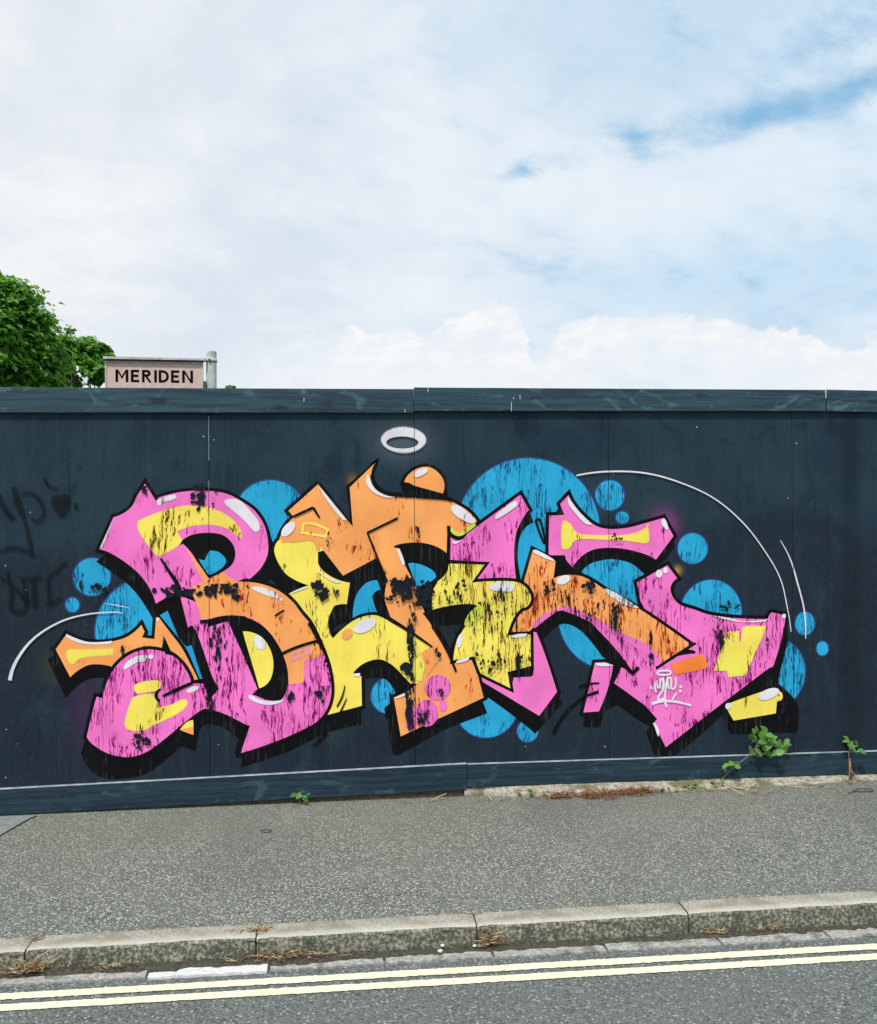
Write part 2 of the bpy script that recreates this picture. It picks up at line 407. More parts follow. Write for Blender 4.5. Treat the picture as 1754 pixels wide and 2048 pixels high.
def mat_pavement():
    m_, t, v, c, v1, v2, big = mat_asphalt('pavement asphalt', (0.106, 0.117, 0.103), (0.50, 0.51, 0.45), 104.0, 0.34, (0.155, 0.168, 0.138))
    x, y, z = t.sep(v)[:3]
    # trodden dust gathers along the foot of the hoarding
    dn = t.noise(v, 5.0, 4, 0.65)
    dust = t.ramp(t.m('ADD', y, t.m('MULTIPLY', t.m('SUBTRACT', dn, 0.5), 0.9)), -1.15, 0.05, 0.0, 0.36)
    c = t.mix(dust, c, (0.175, 0.182, 0.142))
    blot = t.noise(v, 0.7, 3, 0.55, 0.4)
    c = t.mix(t.m('MULTIPLY', t.ramp(blot, 0.50, 0.70), 0.30), c, (0.085, 0.092, 0.088))
    gum = t.voro(v, 2.6)
    c = t.mix(t.m('MULTIPLY', t.ramp(gum[0], 0.030, 0.022), t.ramp(t.sep(gum[1])[0], 0.55, 0.6)), c, (0.065, 0.068, 0.066))
    stain = t.noise(t.comb(t.m('MULTIPLY', x, 3.0), t.m('MULTIPLY', y, 1.1)), 1.0, 5, 0.65)
    c = t.mix(t.m('MULTIPLY', t.ramp(stain, 0.56, 0.70), 0.25), c, (0.23, 0.235, 0.205))
    moss = t.m('MULTIPLY', t.ramp(t.noise(v, 16.0, 4, 0.7), 0.56, 0.68), t.ramp(t.m('ADD', y, t.m('MULTIPLY', dn, 0.2)), -0.15, 0.05))
    c = t.mix(t.m('MULTIPLY', moss, 0.7), c, (0.060, 0.052, 0.024))
    t.put(t.b.inputs['Base Color'], c); t.b.inputs['Roughness'].default_value = 0.85
    bump(t, t.m('MULTIPLY', t.m('ADD', v1[0], t.m('MULTIPLY', v2[0], 0.5)), -1.0), 0.004, 0.8)
    return m_

def mat_road():
    m_, t, v, c, v1, v2, big = mat_asphalt('road asphalt', (0.088, 0.101, 0.096), (0.38, 0.40, 0.36), 95.0, 0.15, (0.125, 0.140, 0.130))
    t.put(t.b.inputs['Base Color'], c); t.b.inputs['Roughness'].default_value = 0.8
    bump(t, t.m('MULTIPLY', t.m('ADD', v1[0], t.m('MULTIPLY', v2[0], 0.8)), -1.0), 0.003, 0.8)
    return m_

def mat_kerb(face):
    m_, t = principled('kerb concrete face' if face else 'kerb concrete top')
    v = objco(t)
    n1 = t.noise(v, 75.0, 5, 0.7); n2 = t.noise(v, 7.0, 4, 0.6); n3 = t.noise(v, 150.0, 2, 0.5)
    base = t.mix(t.ramp(n1, 0.32, 0.68), (0.23, 0.222, 0.180), (0.48, 0.465, 0.395))
    if face:
        moss = t.m('ADD', t.m('MULTIPLY', n1, 0.6), t.m('MULTIPLY', n2, 0.4))
        base = t.mix(t.ramp(moss, 0.42, 0.60), (0.062, 0.070, 0.046), t.mix(t.ramp(n1, 0.42, 0.64), (0.155, 0.158, 0.115), (0.37, 0.36, 0.285)))
    else:
        base = t.mix(t.m('MULTIPLY', t.ramp(n2, 0.42, 0.62), 0.7), base, (0.215, 0.205, 0.145))
        arr = t.ramp(t.m('ADD', t.sep(v)[1], t.m('MULTIPLY', t.m('SUBTRACT', n1, 0.5), 0.09)), 0.056, 0.016)
        base = t.mix(t.m('MULTIPLY', arr, 0.75), base, (0.50, 0.485, 0.425))
    base = t.mix(t.m('MULTIPLY', t.ramp(n3, 0.60, 0.72), 0.7), base, (0.07, 0.07, 0.055))
    t.put(t.b.inputs['Base Color'], base); t.b.inputs['Roughness'].default_value = 0.9
    bump(t, t.m('ADD', n1, t.m('MULTIPLY', n3, 0.6)), 0.005, 0.8)
    return m_

def mat_rough(name, a, b, sc, bmp=0.004, c3=None, s3=8.0):
    m_, t = principled(name)
    v = objco(t); n = t.noise(v, sc, 5, 0.65)
    c = t.mix(t.ramp(n, 0.34, 0.66), a, b)
    if c3: c = t.mix(t.ramp(t.noise(v, s3, 4, 0.6), 0.50, 0.66), c, c3)
    t.put(t.b.inputs['Base Color'], c); t.b.inputs['Roughness'].default_value = 0.9
    bump(t, n, bmp, 0.9)
    return m_

M_PAVE = mat_pavement(); M_ROAD = mat_road(); M_KTOP = mat_kerb(False); M_KFACE = mat_kerb(True)
M_DIRT = mat_rough('gutter silt', (0.020, 0.018, 0.012), (0.085, 0.074, 0.052), 70.0, 0.008, (0.050, 0.052, 0.030), 11.0)
M_CHANNEL = mat_rough('channel concrete', (0.22, 0.22, 0.205), (0.42, 0.415, 0.385), 60.0, 0.004, (0.13, 0.13, 0.115), 9.0)
M_WHITEPAINT = mat_rough('old white road paint', (0.52, 0.52, 0.51), (0.68, 0.68, 0.67), 45.0, 0.003)
M_EDGING = mat_rough('edging concrete', (0.20, 0.18, 0.135), (0.42, 0.39, 0.32), 38.0, 0.006, (0.13, 0.12, 0.06), 7.0)
M_SLAB = mat_rough('smooth concrete slab', (0.16, 0.175, 0.18), (0.24, 0.255, 0.25), 30.0, 0.002)
M_LAND = mat_rough('rough grass land', (0.030, 0.045, 0.016), (0.075, 0.085, 0.035), 3.0, 0.02)

def mat_line():
    m_, t = principled('pale yellow thermoplastic')
    v = objco(t); n = t.noise(v, 60.0, 5, 0.7); n2 = t.noise(v, 8.0, 4, 0.6)
    c = t.mix(t.ramp(n2, 0.3, 0.7), (0.66, 0.652, 0.470), (0.73, 0.722, 0.560))
    c = t.mix(t.m('MULTIPLY', t.ramp(n, 0.60, 0.70), 0.7), c, (0.30, 0.29, 0.20))
    t.put(t.b.inputs['Base Color'], c); t.b.inputs['Roughness'].default_value = 0.7
    bump(t, n, 0.003, 0.6)
    return m_
M_LINE = mat_line()

# ------------------------------------------------------------------ ground
KX, KY, KA = -0.540, -1.695, -0.03795
kc, ks_ = math.cos(KA), math.sin(KA)
def kp(s, n):                                  # s along the kerb face, n out into the road
    return KX + s * kc + n * ks_, KY + s * ks_ - n * kc
def kx_of(x, n):                               # y of the line n at a given x
    s = (x - KX - n * ks_) / kc
    return kp(s, n)[1]
def clampx(x): return max(-3.0, min(6.0, x))
def z_wall(x):
    x = clampx(x)
    return -0.0545 - 0.0065 * max(0.0, min(1.0, (x + 1.2) / 1.9)) - 0.004 * max(0.0, min(1.0, (x - 0.6) / 0.8)) + 0.004 * max(0.0, min(1.0, (x - 1.5) / 1.5))
def z_kerb(x): return -0.0885 + 0.0098 * clampx(x + 0.54)
def z_road(x, n): return -0.180 + 0.0065 * clampx(x + 0.54) + 0.020 * max(0.0, min(n, 4.0)) - 0.02 * max(0.0, n - 4.0)

def sheet(name, xs, rows, mat, kind='structure', parent=None):
    vs = []; nr = len(rows(xs[0]))
    for x in xs: vs += rows(x)
    fs = [(i * nr + j, (i + 1) * nr + j, (i + 1) * nr + j + 1, i * nr + j + 1) for i in range(len(xs) - 1) for j in range(nr - 1)]
    o = mesh_obj(name, vs, fs, mat, parent, smooth=True)
    o['kind'] = kind
    return o
XS = [-40 + i * 2.0 for i in range(18)] + [-5 + i * 0.1 for i in range(131)] + [10 + i * 2.0 for i in range(18)]
def pave_rows(x):
    yk = kx_of(x, -0.118); out = []
    for j in range(13):
        f = j / 12.0; yy = 0.30 + f * (yk - 0.30)
        g = max(0.0, (0.0 - yy) / (0.0 - yk))
        z = z_wall(x) + g * (z_kerb(x) - 0.003 - z_wall(x))
        z += 0.0035 * math.sin(x * 2.3 + yy * 3.1) * math.sin(yy * 2.2 - x * 0.7) * min(1, g * 3) * min(1, (1 - f) * 5)
        out.append((x, yy, z))
    return out
sheet('pavement', XS, pave_rows, M_PAVE)
def road_rows(x):
    return [(x, kx_of(x, n), z_road(x, n)) for n in (-0.05, 0.03, 0.2, 0.5, 1.0, 2.0, 4.0, 7.0, 9.0)]
sheet('road', XS, road_rows, M_ROAD)
mesh_obj('ground', [(-900, -900, -0.42), (900, -900, -0.42), (900, 900, -0.42), (-900, 900, -0.42)], [(0, 1, 2, 3)], M_LAND)['kind'] = 'structure'

# double yellow lines: two thin rough-edged sheets 4 mm above the road
def strip(name, s0, s1, n0, n1, dz, mat, jit=0.003, step=0.03, parent=None, kind=None):
    vs = []; fs = []; k = int((s1 - s0) / step)
    for i in range(k + 1):
        s = s0 + (s1 - s0) * i / k
        for j, n in enumerate((n0, (n0 + n1) / 2, n1)):
            nn = n + (random.gauss(0, jit) if j != 1 else 0)
            x, y = kp(s, nn); vs.append((x, y, z_road(x, nn) + dz))
        if i: a = (i - 1) * 3; fs += [(a, a + 3, a + 4, a + 1), (a + 1, a + 4, a + 5, a + 2)]
    o = mesh_obj(name, vs, fs, mat, parent)
    if kind: o['kind'] = kind
    return o
ym = empty('road_marking'); ym['kind'] = 'structure'
strip('yellow_line', -6, 12, 0.163, 0.214, 0.004, M_LINE, 0.0016, 0.012, parent=ym)
strip('yellow_line', -6, 12, 0.249, 0.300, 0.004, M_LINE, 0.0016, 0.012, parent=ym)

# kerb: one stone after another, each its own block
kerb = empty('kerb'); kerb['kind'] = 'structure'
def kerb_mesh(seed):
    rnd = random.Random(seed); L = 0.909; N = 16
    prof = [(-0.123, -0.24), (-0.123, 0.0), (-0.07, 0.001), (-0.018, 0.0), (-0.006, -0.0035), (0.0, -0.012), (0.002, -0.026), (0.005, -0.07), (0.008, -0.24)]
    vs = []; fs = []; mi = []
    for i in range(N + 1):
        s = -L / 2 + L * i / N
        e = 0.006 if i in (0, N) else 0.0
        for j, (n, z) in enumerate(prof):
            q = rnd.gauss(0, 0.0024) if 1 < j < 8 else 0
            nn = n - (e if j > 3 else 0) + q; z2 = z - (e * 0.8 if 1 <= j <= 5 else 0) + rnd.gauss(0, 0.001) * (1 < j < 7)
            vs.append((s, -nn, z2))
    m_ = len(prof)
    for i in range(N):
        for j in range(m_ - 1):
            a = i * m_ + j; fs.append((a, a + 1, a + m_ + 1, a + m_)); mi.append(0 if j < 4 else 1)
    fs.append(tuple(range(m_ - 1, -1, -1))); mi.append(1)
    fs.append(tuple(N * m_ + j for j in range(m_))); mi.append(1)
    me = bpy.data.meshes.new('kerb_stone'); me.from_pydata(vs, [], fs)
    me.materials.append(M_KTOP); me.materials.append(M_KFACE)
    me.polygons.foreach_set('material_index', mi); me.update()
    return me
for k in range(-7, 14):
    o = bpy.data.objects.new('kerb_stone', kerb_mesh(k + 50)); link(o, kerb)
    x, y = kp((k + 0.5) * 0.915, random.gauss(0, 0.002))
    o.location = (x, y, z_kerb(x) + random.gauss(0, 0.0015))
    o.rotation_euler = (0, -0.0098 if -2.5 < x < 5.5 else 0, KA + random.gauss(0, 0.0012))

# channel blocks laid along the kerb foot, one of them carrying old white paint
chan = empty('drainage_channel'); chan['kind'] = 'structure'
cj = [-2.2, -1.75, -1.2, -0.62, -0.044, 0.432, 0.896, 1.342, 1.816, 2.309, 2.783, 3.27, 3.75, 4.25]
for i in range(len(cj) - 1):
    x0, x1 = cj[i] + 0.006, cj[i + 1] - 0.006
    inner = 0.034 if i > 7 else 0.047
    white = i == 4
    nose = 0.113 if white else 0.098
    P = []
    K = 18
    for q in range(K + 1): x = x0 + (x1 - x0) * q / K; P.append((x, nose + random.gauss(0, 0.0022)))
    for q in range(K, -1, -1): x = x0 + (x1 - x0) * q / K; P.append((x, (0.045 + (0.028 if q < 5 else 0.0) if white else inner) + random.gauss(0, 0.006)))
    top = [Vector((x, kx_of(x, n), z_road(x, n) + (0.010 if white else 0.007) + random.gauss(0, 0.0008))) for x, n in P]
    nv = len(top); bot = [Vector((p.x, p.y, p.z - 0.03)) for p in top]
    tri = tessellate_polygon([top])
    fs = [tuple(q) for q in tri] + [(a, (a + 1) % nv, nv + (a + 1) % nv, nv + a) for a in range(nv)]
    o = mesh_obj('channel_block', [tuple(p) for p in top + bot], fs, M_WHITEPAINT if white else M_CHANNEL, chan)
    if white: o['label'] = 'channel block under chipped white paint'

# silt filling the corner between kerb foot and channel
vs = []; fs = []
nS = 420
for i in range(nS + 1):
    x = -6 + 18 * i / nS
    wd = 0.052 + 0.020 * math.sin(x * 3.1 + 1) + random.gauss(0, 0.007)
    wd *= 1.25 if 0.4 < x < 1.5 else (0.62 if x > 1.75 else 1.0)
    for f, h in ((-0.012, 0.018), (0.3, 0.015), (0.7, 0.012), (1.0, 0.002)):
        n = f * wd if f > 0 else f
        vs.append((x, kx_of(x, n), z_road(x, max(n, 0)) + h + (random.gauss(0, 0.0025) if 0 < f < 1 else 0)))
    if i:
        a = (i - 1) * 4; fs += [(a + j, a + 4 + j, a + 5 + j, a + 1 + j) for j in range(3)]
o = mesh_obj('gutter_silt', vs, fs, M_DIRT, smooth=True)
tag(o, 'dark silt banked along the foot of the kerb', 'silt', kind='stuff')

# smooth slab let into the pavement at the left end
def zp(x, y): 
    g = max(0.0, min(1.0, -y / -kx_of(x, -0.118)))
    return z_wall(x) + g * (z_kerb(x) - 0.003 - z_wall(x))
P = [(-2.3, -0.004), (-0.957, -0.060), (-0.985, -0.10), (-1.062, -0.345), (-1.30, -1.15), (-2.3, -1.25)]
top = [Vector((x, y, zp(x, y) + 0.006)) for x, y in P]
bot = [Vector((p.x, p.y, p.z - 0.02)) for p in top]; nv = len(P)
o = mesh_obj('pavement_slab', [tuple(p) for p in top + bot], [tuple(q) for q in tessellate_polygon([top])] + [(a, (a + 1) % nv, nv + (a + 1) % nv, nv + a) for a in range(nv)], M_SLAB)
o['kind'] = 'structure'
jb = bmesh.new()
for (a, b) in ((P[1], P[2]), (P[2], P[3]), (P[3], P[4])):
    dxy = Vector((b[0] - a[0], b[1] - a[1], 0)).normalized(); nn = Vector((-dxy.y, dxy.x, 0)) * 0.006
    q = [Vector((a[0], a[1], zp(*a) + 0.0045)), Vector((b[0], b[1], zp(*b) + 0.0045))]
    jb.faces.new([jb.verts.new(p) for p in (q[0], q[1], q[1] + nn, q[0] + nn)])
obj('pavement_joint', jb, M_DARKWOOD)['kind'] = 'structure'

# ------------------------------------------------------------------ the hoarding
hoard = empty('hoarding', (0, 0, 0))
tag(hoard, 'long black painted plywood hoarding covered with pink, orange and yellow graffiti', 'hoarding')
JOINTS = [-4.88, -3.66, -2.44, -1.22, 0.0, 1.22, 2.44, 3.66, 4.88, 6.10, 7.32]
for i in range(len(JOINTS) - 1):
    x0, x1 = JOINTS[i], JOINTS[i + 1]; g = 0.0016
    bm = bmesh.new()
    add_box(bm, x0 + g, x1 - g, 0.0, 0.012, -0.05, 2.36)
    obj('plywood_panel', bm, M_PANEL, hoard)
for x in JOINTS:
    bm = bmesh.new(); add_box(bm, x - 0.035, x + 0.035, 0.0125, 0.085, -0.2, 2.30); obj('post', bm, M_DARKWOOD, hoard)
def board(name, x0, x1, y0, top, bot, mat, arris=True):
    bm = bmesh.new()
    fs = add_box(bm, x0, x1, y0, -0.0008, 0, 1, top, bot, 0)
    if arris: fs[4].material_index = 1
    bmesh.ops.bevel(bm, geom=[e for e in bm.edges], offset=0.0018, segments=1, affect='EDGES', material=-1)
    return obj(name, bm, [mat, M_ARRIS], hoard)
board('top_board', -5.0, -1.452, -0.024, (2.355, 2.389), (2.210, 2.244), M_BOARD, False)
board('top_board', -1.448, 1.2155, -0.024, (2.389, 2.413), (2.244, 2.270), M_BOARD, False)
board('top_board', 1.2180, 3.876, -0.027, (2.423, 2.443), (2.280, 2.307), M_BOARD, False)
board('top_board', 3.888, 7.3, -0.024, (2.446, 2.420), (2.307, 2.275), M_BOARD, False)
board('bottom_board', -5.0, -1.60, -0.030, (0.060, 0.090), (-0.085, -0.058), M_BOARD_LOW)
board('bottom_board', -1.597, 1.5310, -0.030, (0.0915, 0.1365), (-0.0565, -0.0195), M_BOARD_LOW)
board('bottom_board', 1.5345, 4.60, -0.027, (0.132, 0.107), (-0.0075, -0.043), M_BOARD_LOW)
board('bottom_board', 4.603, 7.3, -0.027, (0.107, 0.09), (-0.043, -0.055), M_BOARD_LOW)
bm = bmesh.new(); add_box(bm, -1.3, 1.56, -0.014, -0.001, -0.16, 0.05); obj('gravel_board', bm, M_GRAVELBOARD, hoard)
# small things fixed to or scratched on the boards
scr = simple('pale scratch', (0.50, 0.56, 0.58), 0.7)
for (x, z0, z1, y) in ((1.816, 2.285, 2.34, -0.0278), (1.870, 2.36, 2.385, -0.0278), (1.83, 2.36, 2.372, -0.0278), (1.30, 2.395, 2.42, -0.0278), (0.556, 2.33, 2.352, -0.0248), (1.16, 2.272, 2.29, -0.0248)):
    bm = bmesh.new(); add_box(bm, x, x + 0.004, y, y + 0.0006, z0, z1); obj('scratch', bm, scr, hoard)
bm = bmesh.new(); add_box(bm, 3.8775, 3.8865, -0.020, -0.004, 2.39, 2.444); obj('joint_strip', bm, simple('pale filler', (0.55, 0.58, 0.58), 0.7), hoard)
for z0, z1 in ((1.98, 2.24), (1.80, 1.86)):
    bm = bmesh.new(); add_box(bm, -0.0014, 0.0014, 0.0005, 0.004, z0, z1); obj('joint_strip', bm, M_ARRIS, hoard)  # thin pale strip set in the joint between two sheets
screw = bmesh.new(); bmesh.ops.create_cone(screw, cap_ends=True, segments=10, radius1=0.0065, radius2=0.005, depth=0.003, matrix=Matrix.Translation((0, -0.0015, 0)) @ Matrix.Rotation(R(90), 4, 'X'))
sm = bpy.data.meshes.new('screw_head'); screw.to_mesh(sm); screw.free(); sm.materials.append(simple('zinc screw', (0.55, 0.58, 0.58), 0.4, 0.1, 30, 0.6))
for (x, z) in ((-1.005, 1.676), (-1.14, 0.43), (-1.145, 0.155), (-1.142, 1.37), (-1.03, 1.23), (0.03, 2.1), (0.03, 1.45), (0.05, 0.3), (1.19, 0.25), (1.25, 2.12), (2.41, 0.2), (2.47, 1.9), (3.63, 1.75), (3.69, 0.5), (3.69, 2.1), (-0.03, 2.12), (3.02, 2.2), (1.9, 0.22)):
    o = bpy.data.objects.new('screw_head', sm); link(o, hoard); o.location = (x, 0, z); o.scale = (random.uniform(0.45, 0.8),) * 3

# concrete edging the right-hand boards stand on
vs = []; fs = []
prof = [(0.0, -0.011), (-0.030, -0.016), (-0.085, -0.036), (-0.118, -0.049), (-0.124, -0.075)]
n_ = 130
for i in range(n_ + 1):
    x = 1.515 + i * 0.05; tp = max(0.25, min(1.0, (x - 1.5) / 0.55))
    dz = -0.031 * max(0.0, min(1.0, (x - 1.6) / 2.7)) + 0.006
    for (y, z) in prof:
        jz = 0 if y == 0 else random.gauss(0, 0.002)
        vs.append((x, y * tp + (random.gauss(0, 0.004) if y < -0.06 else 0), z + dz + jz))
    if i: a = (i - 1) * 5; fs += [(a + j + 1, a + 6 + j, a + 5 + j, a + j) for j in range(4)]
o = mesh_obj('concrete_edging', vs, fs, M_EDGING, smooth=True); o['kind'] = 'structure'

